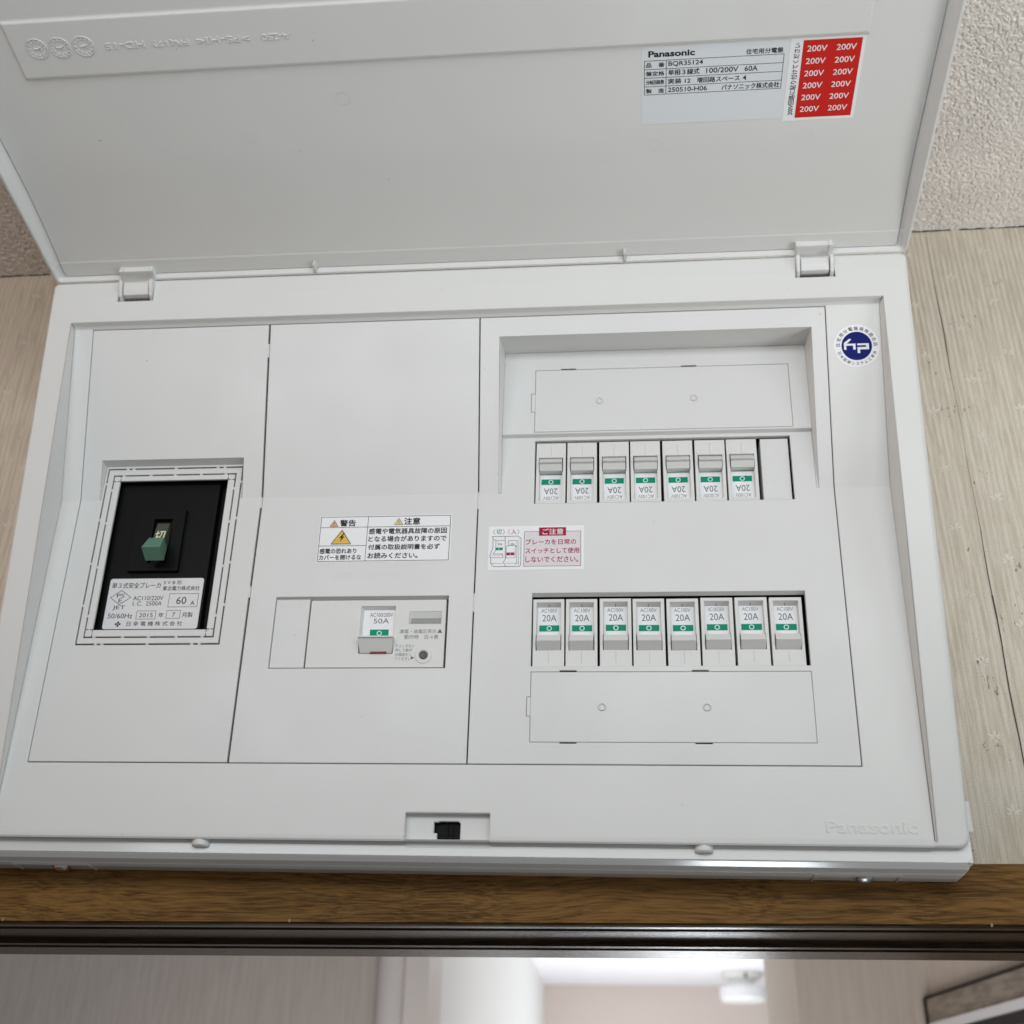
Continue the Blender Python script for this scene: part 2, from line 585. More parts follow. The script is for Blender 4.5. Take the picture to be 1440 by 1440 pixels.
def oak(name, dark, light, rough=0.42, coat=0.25, axis_scale=(0.07, 1, 1), nscale=330):
    m = bpy.data.materials.new(name)
    m.use_nodes = True
    nt = m.node_tree
    b = nt.nodes['Principled BSDF']
    b.inputs['Roughness'].default_value = rough
    b.inputs['Coat Weight'].default_value = coat
    b.inputs['Coat Roughness'].default_value = 0.18
    tc = nd(nt, 'ShaderNodeTexCoord')
    wp = nd(nt, 'ShaderNodeTexNoise')
    wp.inputs['Scale'].default_value = 7
    nt.links.new(tc.outputs['Object'], wp.inputs['Vector'])
    va = nd(nt, 'ShaderNodeVectorMath', operation='MULTIPLY_ADD')
    nt.links.new(wp.outputs['Color'], va.inputs[0])
    va.inputs[1].default_value = (0.0, 0.02, 0.02)
    nt.links.new(tc.outputs['Object'], va.inputs[2])
    mp = nd(nt, 'ShaderNodeMapping')
    mp.inputs['Scale'].default_value = axis_scale
    nt.links.new(va.outputs[0], mp.inputs['Vector'])
    n = nd(nt, 'ShaderNodeTexNoise')
    n.inputs['Scale'].default_value = nscale
    n.inputs['Detail'].default_value = 5
    n.inputs['Roughness'].default_value = 0.62
    nt.links.new(mp.outputs[0], n.inputs['Vector'])
    n2 = nd(nt, 'ShaderNodeTexNoise')
    n2.inputs['Scale'].default_value = 190
    n2.inputs['Detail'].default_value = 4
    nt.links.new(mp.outputs[0], n2.inputs['Vector'])
    ad = nd(nt, 'ShaderNodeMath', operation='MULTIPLY_ADD')
    nt.links.new(n2.outputs['Fac'], ad.inputs[0])
    ad.inputs[1].default_value = 0.45
    nt.links.new(n.outputs['Fac'], ad.inputs[2])
    r = nd(nt, 'ShaderNodeMapRange')
    r.inputs['From Min'].default_value = 0.58
    r.inputs['From Max'].default_value = 0.84
    nt.links.new(ad.outputs[0], r.inputs['Value'])
    mx = nd(nt, 'ShaderNodeMix', data_type='RGBA')
    mx.inputs[6].default_value = (*dark, 1)
    mx.inputs[7].default_value = (*light, 1)
    nt.links.new(r.outputs[0], mx.inputs[0])
    nt.links.new(mx.outputs[2], b.inputs['Base Color'])
    bp = nd(nt, 'ShaderNodeBump')
    bp.inputs['Strength'].default_value = 0.35
    bp.inputs['Distance'].default_value = 0.0006
    nt.links.new(ad.outputs[0], bp.inputs['Height'])
    nt.links.new(bp.outputs[0], b.inputs['Normal'])
    return m


MOTIF = mat('pale_leaf_print', (0.80, 0.76, 0.69), 0.7, bump=0.3, bscale=1500)
MOTIFP = mat('pink_leaf_print', (0.79, 0.71, 0.65), 0.7, bump=0.3, bscale=1500)
SEAM = mat('open_wallpaper_seam', (0.05, 0.045, 0.04), 0.8)


def PW(x, z, n=0.0):
    return Vector((x, 0.08 - n, z))


def build_wall():
    mb = MB()
    mb.poly([(-1.0, .08, -.20), (1.2, .08, -.20), (1.2, .08, .24), (-1.0, .08, .24)], 0)
    rnd = random.Random(11)
    for k in range(-34, 14):
        x = 0.3885 + 0.0253 * k
        if -0.128 < x < 0.345 or x > 0.62 or x < -0.42:
            continue
        for j in range(-10, 8):
            z = 0.0113 + 0.0414 * j + (0.0207 if k % 2 else 0)
            if not -0.185 < z < 0.236:
                continue
            px, pz = x + rnd.uniform(-.0012, .0012), z + rnd.uniform(-.001, .001)
            mi = 2 if rnd.random() < 0.35 else 1
            tilt = rnd.uniform(-0.25, 0.25)
            for a, L in ((90, 4.4), (35, 4.2), (145, 4.0), (-8, 3.0), (188, 3.0), (-75, 2.4)):
                if rnd.random() < 0.12:
                    continue
                a = R(a) + tilt + rnd.uniform(-.15, .15)
                L = L * rnd.uniform(.75, 1.1) * .001
                w = L * rnd.uniform(.13, .2)
                d = Vector((math.cos(a), math.sin(a)))
                p = Vector((-d.y, d.x))
                c0 = Vector((px, pz)) + d * 0.0006
                pts = [c0, c0 + d * L * .35 + p * w, c0 + d * L * .75 + p * w * .7, c0 + d * L,
                       c0 + d * L * .75 - p * w * .7, c0 + d * L * .35 - p * w]
                mb.poly([PW(q.x, q.y, .00018) for q in pts][::-1], mi)
    # the strip joint right of the board has opened to a thin dark line
    zs = [0.235 - 0.42 * i / 30 for i in range(31)]
    for a, b in zip(zs, zs[1:]):
        xa = 0.4012 + 0.013 * (a - 0.02) + 0.0003 * math.sin(a * 90)
        xb = 0.4012 + 0.013 * (b - 0.02) + 0.0003 * math.sin(b * 90)
        w = 0.00010 + 0.00018 * max(0, math.sin(a * 37 + 2)) + (0.00022 if a < -0.02 else 0)
        mb.poly([PW(xa - w, a, .0002), PW(xb - w, b, .0002), PW(xb + w, b, .0002), PW(xa + w, a, .0002)], 3)
    x = -.42
    while x < .62:
        w, h = rnd.uniform(.004, .014), rnd.uniform(.0001, .0006)
        z1 = .2402
        mb.poly([PW(x, z1 - .0009 - h, .0002), PW(x + w, z1 - .0009 - rnd.uniform(.0001, .0005), .0002), PW(x + w, z1, .0002), PW(x, z1, .0002)], 3)
        x += w + (rnd.uniform(.001, .006) if rnd.random() < .35 else 0)
    o = mb.build('wall', [wallpaper_ribbed(), MOTIF, MOTIFP, SEAM])
    return tag(o, 'wall papered in ribbed cream paper with small leaf motifs', kind='structure')


def build_ceiling():
    def axis(parts):
        out = []
        for a, b, st in parts:
            out += list(np.arange(a, b, st))
        out.append(parts[-1][1])
        return np.array(out)
    xs = axis([(-1.0, -.30, .05), (-.30, -.17, .0005), (-.17, .345, .03), (.345, .50, .00045), (.50, 1.2, .05)])
    ys = axis([(-.9, -.14, .04), (-.14, .08, .00045)])
    X, Y = np.meshgrid(xs, ys, indexing='ij')

    def vnoise(x, y, sc, seed):
        rs = np.random.RandomState(seed)
        T = rs.rand(512, 512)
        x, y = x * sc + 300, y * sc + 300
        xi, yi = np.floor(x).astype(int), np.floor(y).astype(int)
        fx, fy = x - xi, y - yi
        fx, fy = fx * fx * (3 - 2 * fx), fy * fy * (3 - 2 * fy)
        g = lambda a, b: T[a % 512, b % 512]
        return (g(xi, yi) * (1 - fx) + g(xi + 1, yi) * fx) * (1 - fy) + (g(xi, yi + 1) * (1 - fx) + g(xi + 1, yi + 1) * fx) * fy
    wx = X + .0014 * (vnoise(X, Y, 620, 1) - .5)
    wy = Y + .0014 * (vnoise(X, Y, 620, 2) - .5)
    a = 1 - np.abs(2 * vnoise(wx, wy, 930, 3) - 1)       # short raised loops
    b = 1 - np.abs(2 * vnoise(wx + .05, wy, 1300, 4) - 1)
    h = .55 * a ** .8 + .55 * b ** .8 + .6 * vnoise(wx, wy, 640, 5)
    h = np.clip((h - h.mean()) / h.std(), -2.4, 1.0)
    Z = .240 - .00042 * h
    n = X.size
    co = np.stack([X, Y, Z], -1).reshape(-1, 3)
    nx, ny = X.shape
    I = np.arange(n).reshape(nx, ny)
    q = np.stack([I[:-1, :-1], I[:-1, 1:], I[1:, 1:], I[1:, :-1]], -1).reshape(-1, 4)
    me = bpy.data.meshes.new('ceiling')
    me.vertices.add(n)
    me.vertices.foreach_set('co', co.ravel())
    me.loops.add(q.size)
    me.loops.foreach_set('vertex_index', q.ravel())
    me.polygons.add(len(q))
    me.polygons.foreach_set('loop_start', np.arange(0, q.size, 4))
    me.update(calc_edges=True)
    me.polygons.foreach_set('use_smooth', np.ones(len(q), bool))
    me.materials.append(plain_paper('boucle_ceiling_paper', (0.76, 0.725, 0.685), (0.82, 0.785, 0.745), (1, 1, 1), 30, .0, .001))
    o = bpy.data.objects.new('ceiling', me)
    COL.objects.link(o)
    return tag(o, 'ceiling papered in rough looped texture', kind='structure')


build_wall()
build_ceiling()

OAKF = oak('oak_face', (0.080, 0.038, 0.010), (0.225, 0.116, 0.032), 0.62, 0.0, (0.04, 1, 1), 1150)
OAKF.node_tree.nodes['Principled BSDF'].inputs['IOR'].default_value = 1.25
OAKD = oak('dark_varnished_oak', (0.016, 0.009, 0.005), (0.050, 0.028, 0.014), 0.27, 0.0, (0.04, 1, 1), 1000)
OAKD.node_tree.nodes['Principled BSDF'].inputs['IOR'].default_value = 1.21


def build_lintel():
    x0, x1 = -1.0, 1.2
    prof = [(.0795, -.1862), (.0462, -.1862), (.0450, -.1872), (.0450, -.2138), (.0456, -.2148), (.0474, -.2153), (.0505, -.21535), (.0540, -.2150),   # face, round nose
            (.0572, -.2144), (.0592, -.2136), (.0600, -.2110), (.0655, -.2110), (.0660, -.2142), (.0690, -.2145),     # front lip, groove, rail
            (.0695, -.2135), (.0705, -.2112), (.1120, -.2112), (.1124, -.2140), (.1165, -.2143), (.1168, -.2112), (.1195, -.2112),
            (.1200, -.2149), (.1430, -.2153), (.1450, -.2143), (.1450, -.17)]
    mb = MB()
    for i, ((ya, za), (yb, zb)) in enumerate(zip(prof, prof[1:])):
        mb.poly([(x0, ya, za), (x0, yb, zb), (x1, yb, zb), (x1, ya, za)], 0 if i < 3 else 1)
    o = mb.build('door_lintel', [OAKF, OAKD])
    tag(o, 'oak door lintel with grooved underside running below the distribution board', 'lintel')
    # paint and plaster chips stuck along the lower edge
    ch = MB()
    rnd = random.Random(5)
    for px in (-.119, .0267, .36):
        for _ in range(1):
            x, y = px + rnd.uniform(-.001, .001), .0452
            z = -.2145 + rnd.uniform(-.001, .002)
            r = rnd.uniform(.0002, .0006)
            a = [Vector((x + r * math.cos(t), y - .0006, z + r * 1.6 * math.sin(t))) for t in (0.3, 1.5, 2.9, 4.2, 5.3)]
            b = [p + Vector((0, .001, 0)) for p in a]
            ch.hexa(b, a)
    ch.build('paint_chip', mat('old_paint', (0.30, 0.26, 0.21), .8), o)['kind'] = 'stuff'
    return o


build_lintel()

FARW = plain_paper('grey_streaked_wallpaper', (0.43, 0.39, 0.365), (0.475, 0.43, 0.405), (1, 1, 0.10), 120, .5, .004)
FARWR = plain_paper('taupe_streaked_wallpaper', (0.56, 0.50, 0.445), (0.61, 0.545, 0.49), (1, 1, 0.10), 120, .4, .004)
FARPINK = mat('pale_pink_wall_paint', (0.66, 0.585, 0.54), .8)
FARWHITE = mat('white_wall_paint', (0.78, 0.79, 0.77), .7)
FARCEIL = mat('white_ceiling_paint', (0.80, 0.80, 0.84), .8)


def slab(mb, x0, x1, y0, y1, z0, z1, mi=0):
    mb.hexa([(x0, y0, z0), (x1, y0, z0), (x1, y1, z0), (x0, y1, z0)], [(x0, y0, z1), (x1, y0, z1), (x1, y1, z1), (x0, y1, z1)], mi)


def build_beyond():
    mb = MB()
    slab(mb, -1.6, -.166, 1.2, 1.32, -1.4, .2398)
    o = mb.build('hall_wall', FARW)
    tag(o, 'grey streaked wall seen through the doorway at left', kind='structure')
    mb = MB()
    slab(mb, .417, 1.6, 1.2, 1.60, -1.4, .2398)
    o = mb.build('passage_wall', FARWR)
    tag(o, 'taupe wall seen through the doorway at right', kind='structure')
    mb = MB()
    slab(mb, -.35, -.118, 1.321, 3.88, -1.4, .2398)
    o = mb.build('far_side_wall', FARWHITE)
    tag(o, 'bright white side wall deep in the far room', kind='structure')
    mb = MB()
    slab(mb, -1.0, 2.2, 3.88, 3.98, -1.4, .2398)
    o = mb.build('far_back_wall', FARPINK)
    tag(o, 'pale pink back wall of the far room', kind='structure')
    mb = MB()
    slab(mb, -1.6, 2.2, 1.0, 3.98, .2402, .30)
    o = mb.build('far_ceiling', FARCEIL)
    tag(o, 'white ceiling of the far room', kind='structure')
    # rounded casing post at the end of the left wall
    mb = MB()
    ring = []
    for k in range(13):
        a = math.pi + math.pi * k / 12
        ring.append((-.1475 + .0185 * math.cos(a), 1.20 + .016 * math.sin(a)))
    ring += [(-.129, 1.33), (-.166, 1.33)]
    mb.hexa([Vector((x, y, -1.4)) for x, y in ring], [Vector((x, y, .2396)) for x, y in ring])
    p = mb.build('door_casing', mat('pale_lilac_gloss_paint', (0.61, 0.58, 0.585), .4), smooth=False)
    tag(p, 'pale lilac rounded door casing beside the grey wall beyond the doorway', 'door casing')
    mb = MB()
    slab(mb, -.1285, -.094, 1.206, 1.33, -1.4, .2396)
    p = mb.build('door_post', mat('beige_gloss_paint', (0.66, 0.62, 0.595), .4))
    tag(p, 'beige door post between the lilac casing and the bright white side wall', 'door post')


build_beyond()


def build_far_lamp():
    e = bpy.data.objects.new('ceiling_lamp', None)
    COL.objects.link(e)
    e.location = (.548, 3.55, .24)
    tag(e, 'small white drum ceiling lamp in the bright far room', 'ceiling lamp')
    P = lambda u, v, n: Vector((u * .001, v * .001, -n * .001))
    mb = MB()
    mb.lathe(P, 0, 0, [(62, 0), (62, 14), (56, 20), (40, 22)])
    mb.build('ceiling_rose', mat('cream_enamel', (0.80, 0.79, 0.76), .4), e, True)
    mb = MB()
    mb.lathe(P, 0, 0, [(40, 22), (40, 40), (70, 44), (74, 50), (74, 78), (68, 86), (40, 88)])
    mb.build('lamp_shade', mat('opal_shade', (0.82, 0.83, 0.84), .3), e, True)
    mb = MB()
    mb.lathe(P, 6, -58, [(6, 8), (6, 18), (3, 22)])
    mb.build('screw', mat('dark_screw', (0.12, 0.13, 0.11), .4), e, True)


build_far_lamp()


def build_side_door():
    """door head on the side wall at right: it runs from the taupe wall towards the camera"""
    A, B = Vector((.585, 1.2)), Vector((.662, .68))
    d = (B - A).normalized()
    nrm = Vector((-d.y, d.x))
    if nrm.x > 0:
        nrm = -nrm

    def P(u, z, n):            # u along the wall from A (metres), n out into the hall
        q = A + d * u + nrm * n
        return Vector((q.x, q.y, z))
    L = (B - A).length

    def bx(mb, u0, u1, z0, z1, n0, n1, mi=0):
        mb.hexa([P(u0, z0, n0), P(u1, z0, n0), P(u1, z1, n0), P(u0, z1, n0)],
                [P(u0, z0, n1), P(u1, z0, n1), P(u1, z1, n1), P(u0, z1, n1)], mi)
    mb = MB()
    bx(mb, 0.0, L, -.112, .2398, -.09, -.008)
    o = mb.build('side_wall', FARWR)
    tag(o, 'taupe side wall above the door head at right', kind='structure')
    e = bpy.data.objects.new('doorway_frame', None)
    COL.objects.link(e)
    tag(e, 'wooden door head with white rail and dark edge at lower right beyond the doorway', 'door frame')
    TAN = oak('weathered_tan_wood', (0.20, 0.165, 0.135), (0.33, 0.285, 0.24), .55, .05, (1, .1, 1), 120)
    DKB = mat('dark_brown_wood', (0.035, 0.022, 0.016), .45)
    mb = MB()
    bx(mb, .006, L, -.1415, -.1115, -.008, 0)
    mb.build('header_board', TAN, e)
    mb = MB()
    bx(mb, -.002, .0055, -.30, -.1095, -.010, .003)
    mb.build('jamb_edge', DKB, e)
    mb = MB()
    bx(mb, .006, L, -.1095, -.1075, -.010, .002)
    mb.build('top_bead', DKB, e)
    mb = MB()
    bx(mb, .012, L, -.1530, -.1420, -.010, .003)
    mb.build('rail', mat('white_glossy_rail', (0.78, 0.80, 0.84), .25), e)
    mb = MB()
    bx(mb, .012, L, -.1660, -.1535, -.030, .001)
    mb.build('shadow_gap', mat('gap_shade_black', (0.015, 0.014, 0.014), .6), e)  # shade of the gap below the rail, put in as a black strip
    mb = MB()
    bx(mb, .012, L, -1.2, -.1665, -.012, -.002)
    mb.build('door_leaf', oak('brown_door_wood', (0.12, 0.085, 0.06), (0.20, 0.15, 0.11), .5, .1, (1, 1, .1), 120), e)


build_side_door()

# ================================================================== DISTRIBUTION BOARD
PHI = 0.0142
root = bpy.data.objects.new('distribution_board', None)
COL.objects.link(root)
OFF = Vector((0.11, 0.05, -0.189))
RW = Matrix.Rotation(PHI, 4, 'Y')
root.matrix_world = Matrix.Translation(RW @ OFF) @ RW
tag(root, 'white wall-mounted electrical distribution board with its lid swung up open', 'fuse box')


def part(mb, name, mats, parent=None, smooth=False, label=None):
    o = mb.build(name, mats, parent or root, smooth)
    if parent is None:
        o.location = -OFF
    if label:
        o['label'] = label
    return o


# ---------------- base box on the wall
def build_base():
    mb = MB()

    def loop(x0, x1, z0, z1, c, y):
        return [Vector((a * .001, y, b * .001)) for a, b in ((x0 + c, z0), (x1 - c, z0), (x1, z0 + c), (x1, z1 - c), (x1 - c, z1), (x0 + c, z1), (x0, z1 - c), (x0, z0 + c))]

    def tube(lo):
        for a, b in zip(lo, lo[1:]):
            for k in range(8):
                j = (k + 1) % 8
                mb.poly([a[k], a[j], b[j], b[k]])
    tube([loop(-130, 350.8, -187.2, 114, 2.5, .0178), loop(-131, 351.8, -189.3, 114.6, 3, .0216), loop(-131, 351.8, -189.5, 114.6, 3, .0290),
          loop(-130.4, 351.2, -189.0, 114.2, 3, .0297), loop(-130.4, 351.2, -189.0, 114.2, 3, .0302),
          loop(-131.3, 352.1, -189.9, 114.8, 3, .0308), loop(-131.3, 352.1, -189.9, 114.8, 3, .0790)])
    # front ledge ring (only its lower strip shows under the cover lip)
    P = lambda u, v, n=0: Vector((u * .001, .0178 - n * .001, v * .001))
    mb.plate(P, [-130, -118, 102, 118, 338, 350.8], [-187.2, -182.6, -177, 100, 114], lambda u, v: not (-118 < u < 338 and -177 < v < 100) and not (102 < u < 118 and -182.6 < v < -177), 0, 2)
    mb.poly([(-.131, .0785, -.189), (.352, .0785, -.189), (.352, .0785, .114), (-.131, .0785, .114)])
    b = part(mb, 'base_box', GLOSSY)
    for u in (-9.9, 230.6):
        m = MB()
        q = lambda a, c, n: Vector((u * .001 + a * .001, .0180 - c * .001, (-180.6 - n) * .001))
        m.lathe(q, 0, 0, [(4.4, 0), (4.4, 3.2), (4.1, 3.6), (3.4, 3.7)])
        part(m, 'lid_peg', SHELL, b, True)
    m = MB()
    q = lambda a, c, n: Vector((.3517 + a * .001, .0240 - c * .001, (-158 - n) * .001))
    m.lathe(q, 0, 0, [(3.0, 0), (3.0, 14), (2.4, 14.6)])
    part(m, 'lid_peg', SHELL, b, True)
    for u in (-92, 302):          # cable knock-outs on the underside with a bright screw
        m = MB()
        q = lambda a, c, n: Vector(((u + a) * .001, (.040 + c * .001), (-189.9 - n) * .001))
        m.plate(q, [-20, -19.2, 19.2, 20], [-7, -6.3, 8, 9], lambda x, y: not (-19.2 < x < 19.2 and -6.3 < y), .5, .5)
        m.lathe(q, 4, -1, [(4.2, 0), (4.0, 1.2), (2.6, 2.0), (1, 2.3)], 1)
        part(m, 'knockout', [GLOSSY, STEEL], b)
    return b


base = build_base()


# ---------------- outer cover frame
def rrect(u0, u1, v0, v1, rb, rt, seg=5):
    pts = []
    for cu, cv, r, a0 in ((u0 + rb, v0 + rb, rb, 180), (u1 - rb, v0 + rb, rb, 270), (u1 - rt, v1 - rt, rt, 0), (u0 + rt, v1 - rt, rt, 90)):
        for k in range(seg + 1):
            a = R(a0 + 90 * k / seg)
            pts.append((cu + r * math.cos(a), cv + r * math.sin(a)))
    return pts


NOTCH = (90.2, 130.8)
HINGES = (-79.2, 300.6)


def build_cover():
    mb = MB()
    outer = rrect(-128.3, 347.3, -183.6, 122.8, 4.5, 3.0)
    inner = [(-115.3, 97.6), (-115.3, -181.6), (NOTCH[0], -181.6), (NOTCH[0], -183.35), (NOTCH[1], -183.35), (NOTCH[1], -181.6), (335, -181.6), (335, 97.6)]
    crease = 113.4
    holes = [inner]
    for h in HINGES:
        holes.append([(h - 10.6, 110.4), (h + 10.6, 110.4), (h + 9.8, 122.0), (h - 9.8, 122.0)])

    def PFc(u, v, n=0):
        p = PF(u, min(v, crease), n)
        if v > crease:
            t = tF * .25
            p += Vector((0, -math.sin(t), math.cos(t))) * (v - crease) * .001
        return p
    # split the face at the crease so that the upper band is its own facet
    lo = [p for p in outer]
    mb2 = [(u, v) for u, v in outer if v < crease]
    i0 = max(range(len(mb2)), key=lambda k: mb2[k][1] if mb2[k][0] > 0 else -9e9)
    low = mb2[:i0 + 1] + [(347.3, crease)]
    for h in reversed(HINGES):
        low += [(h + 10.4, crease), (h + 10.6, 110.4), (h - 10.6, 110.4), (h - 10.4, crease)]
    low += [(-128.3, crease)] + mb2[i0 + 1:]
    mb.tess(PF, [low, inner], 0)
    top = [(u, v) for u, v in outer if v >= crease]
    up = [(347.3, crease)] + top + [(-128.3, crease)]
    for h in HINGES:
        up += [(h - 10.4, crease), (h - 9.8, 122.0), (h + 9.8, 122.0), (h + 10.4, crease)]
    mb.tess(PFc, [up], 0)
    for h in HINGES:             # hinge pockets; black sheets in them stand in for shade
        q = [(h - 10.6, 110.4), (h + 10.6, 110.4), (h + 9.8, 122.0), (h - 9.8, 122.0)]
        a = [PFc(u, v, 0) for u, v in q]
        b = [PFc(u * 1, v, -13) for u, v in q]
        for k in range(4):
            j = (k + 1) % 4
            mb.poly([a[j], a[k], b[k], b[j]])
        mb.poly(b, 1)
        mb.rect(lambda u, v, n: PFc(u, v, n), h - 10.4, h + 10.4, 110.5, 113.3, -4.5, 1)
    # rounded outer edge and sides
    cu, cv = 109.5, -30

    def ring(off, n):
        out = []
        for u, v in outer:
            du = off * (1 if u > cu else -1)
            dv = off * (1 if v > cv else -0.25)
            out.append(PFc(u + du, v + dv, n))
        return out
    rs = [ring(0, 0), ring(.9, -.25), ring(1.7, -.9), ring(2.3, -2.0), ring(2.7, -4.0)]
    last = [Vector((p.x, max(p.y + .002, .0176), p.z)) for p in ring(2.9, -4.0)]
    rs.append(last)
    for a, b in zip(rs, rs[1:]):
        for k in range(len(a)):
            j = (k + 1) % len(a)
            mb.poly([a[k], b[k], b[j], a[j]])
    # step down from the flange to the recessed panel
    uT = 100.0
    a0, a1 = PF(-115.3, 97.6), PF(335, 97.6)
    b0, b1 = PU(-115.2, uT), PU(333.6, uT)
    m0 = (a0 + b0) / 2 + Vector((0, .0008, .0002))
    m1 = (a1 + b1) / 2 + Vector((0, .0008, .0002))
    mb.poly([a0, m0, m1, a1])
    mb.poly([m0, b0, b1, m1])
    for s, uf, up_ in ((0, -115.3, -115.2), (1, 335, 333.6)):
        f = [PF(uf, v) for v in (97.6, 2, -181.6)]
        g = [PU(up_, uT), PL(up_, 0), PL(up_ + (.6 if s else 0), -181.6)]
        for k in range(2):
            q = [f[k], f[k + 1], g[k + 1], g[k]]
            mb.poly(q if s else q[::-1])
    # recessed front left and right of the three covers, and below them
    inU = lambda u, v: -104.1 < u < 305.4 and v < 99.5
    mb.plate(PU, [-115.2, -104.1, 305.4, 333.6], [0, 99.5, uT], lambda u, v: not inU(u, v), 0, 4,
             nowall=lambda u, v: u < -115 or u > 333 or v > uT or v < 0)
    nb, nt_ = -181.9, -168.6
    keepL = lambda u, v: not (-104.1 < u < 305.4 and v > -145.5) and not (NOTCH[0] < u < NOTCH[1] and v < nt_)
    mb.plate(PL, [-115.2, -104.1, NOTCH[0], NOTCH[1], 305.4, 333.9], [nb, nt_, -145.5, 0], keepL, 0, 4,
             nowall=lambda u, v: v > 0 or v < nb or u < -115.2 or u > 333.9)
    # latch recess with a key-shaped hole
    hole = [(103.6, -172.2), (106.0, -172.2), (106.0, -171.8), (115.3, -171.8), (116.4, -172.8), (116.4, -180.2), (115.3, -181.3), (106.6, -181.3), (105.2, -179.8), (105.2, -177.4), (103.6, -177.4)]
    fl = [(NOTCH[0], nb - 2.2), (NOTCH[1], nb - 2.2), (NOTCH[1], nt_), (NOTCH[0], nt_)]
    mb.tess(PL, [fl, hole], -4)
    hh = [PL(u, v, -4) for u, v in hole]
    h2 = [PL(u, v, -6) for u, v in hole]
    for k in range(len(hh)):
        j = (k + 1) % len(hh)
        mb.poly([hh[j], hh[k], h2[k], h2[j]])
    # raised lettering of the maker in the plastic
    mb.text(PL, 'Panasonic', 286.5, -175.9, 327, -170.4, 0, 2, bold=.012, thick=.2)
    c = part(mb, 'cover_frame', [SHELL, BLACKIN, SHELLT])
    m = MB()
    m.box(PL, 102.5, 117.5, -182.5, -170, -16, -7)
    m.box(PL, 109.5, 110.3, -180, -171.5, -7, -6.2)
    m.box(PL, 112.0, 112.8, -180, -171.5, -7, -6.2)
    part(m, 'latch_socket', BLACK, c)
    return c


cover = build_cover()


# ---------------- round certification sticker
def build_cert():
    mb = MB()
    cu, cv, r = 320.6, 76.6, 11.9
    P = lambda u, v, n=0: PU(cu + u, cv + v, n)
    mb.lathe(P, 0, 0, [(r, 0), (r, .08)], 0, 48)
    mb.disc(P, 0, 0, r * .665, .12, 1, 48)
    k = r / 390.0
    X = lambda x, y: ((x - 668) * k, -(y - 572) * k * 1.04)
    for poly in ([(450, 635), (490, 635), (490, 540), (450, 515)], [(450, 515), (490, 540), (575, 462), (575, 448), (538, 448)],
                 [(490, 530), (648, 530), (648, 565), (490, 565)], [(605, 565), (648, 565), (648, 635), (605, 635)],
                 [(678, 530), (875, 530), (875, 562), (678, 562)], [(825, 562), (875, 562), (875, 594), (825, 594)],
                 [(678, 594), (875, 594), (875, 636), (678, 636)], [(678, 636), (722, 636), (722, 698), (678, 698)]):
        mb.poly([P(*X(*q), .16) for q in poly][::-1], 2)
    for i, ch in enumerate('住宅用分電盤規格適合品'):
        a = R(176 - i * 17.2)
        rr = r * .825
        x, y = rr * math.cos(a), rr * math.sin(a)
        h = 1.05
        mb.text(P, ch, x - h, y - h, x + h, y + h, .13, 3, rot=math.degrees(a) - 90 + .01, bold=.015, fit=False)
    for i, ch in enumerate('日本配線システム工業会'):
        a = R(203 + i * 13.4)
        rr = r * .83
        x, y = rr * math.cos(a), rr * math.sin(a)
        h = .86
        mb.text(P, ch, x - h, y - h, x + h, y + h, .13, 3, rot=math.degrees(a) + 90 + .01, bold=.015, fit=False)
    return part(mb, 'certification_sticker', [PAPER, BLUE, WINK, INK], cover, label='round white sticker with a navy disc')


build_cert()


# ---------------- limiter cover (left)
def pocket(mb, u0, u1, vt, f0, f1, steps):
    """recess cut in the upper slope: steps = [(v, n), ...] of the floor on the lower plane, bottom to top"""
    A = [PU(u0, 0), PU(u0, vt)]
    B = [PU(u1, 0), PU(u1, vt)]
    fl = [PL(f0, v, n) for v, n in steps]
    fr = [PL(f1, v, n) for v, n in steps]
    for k in range(len(fl) - 1):
        pass
    mb.poly([A[0], A[1]] + fl[::-1])
    mb.poly(([B[0], B[1]] + fr[::-1])[::-1])
    mb.poly([A[1], B[1], fr[-1], fl[-1]])


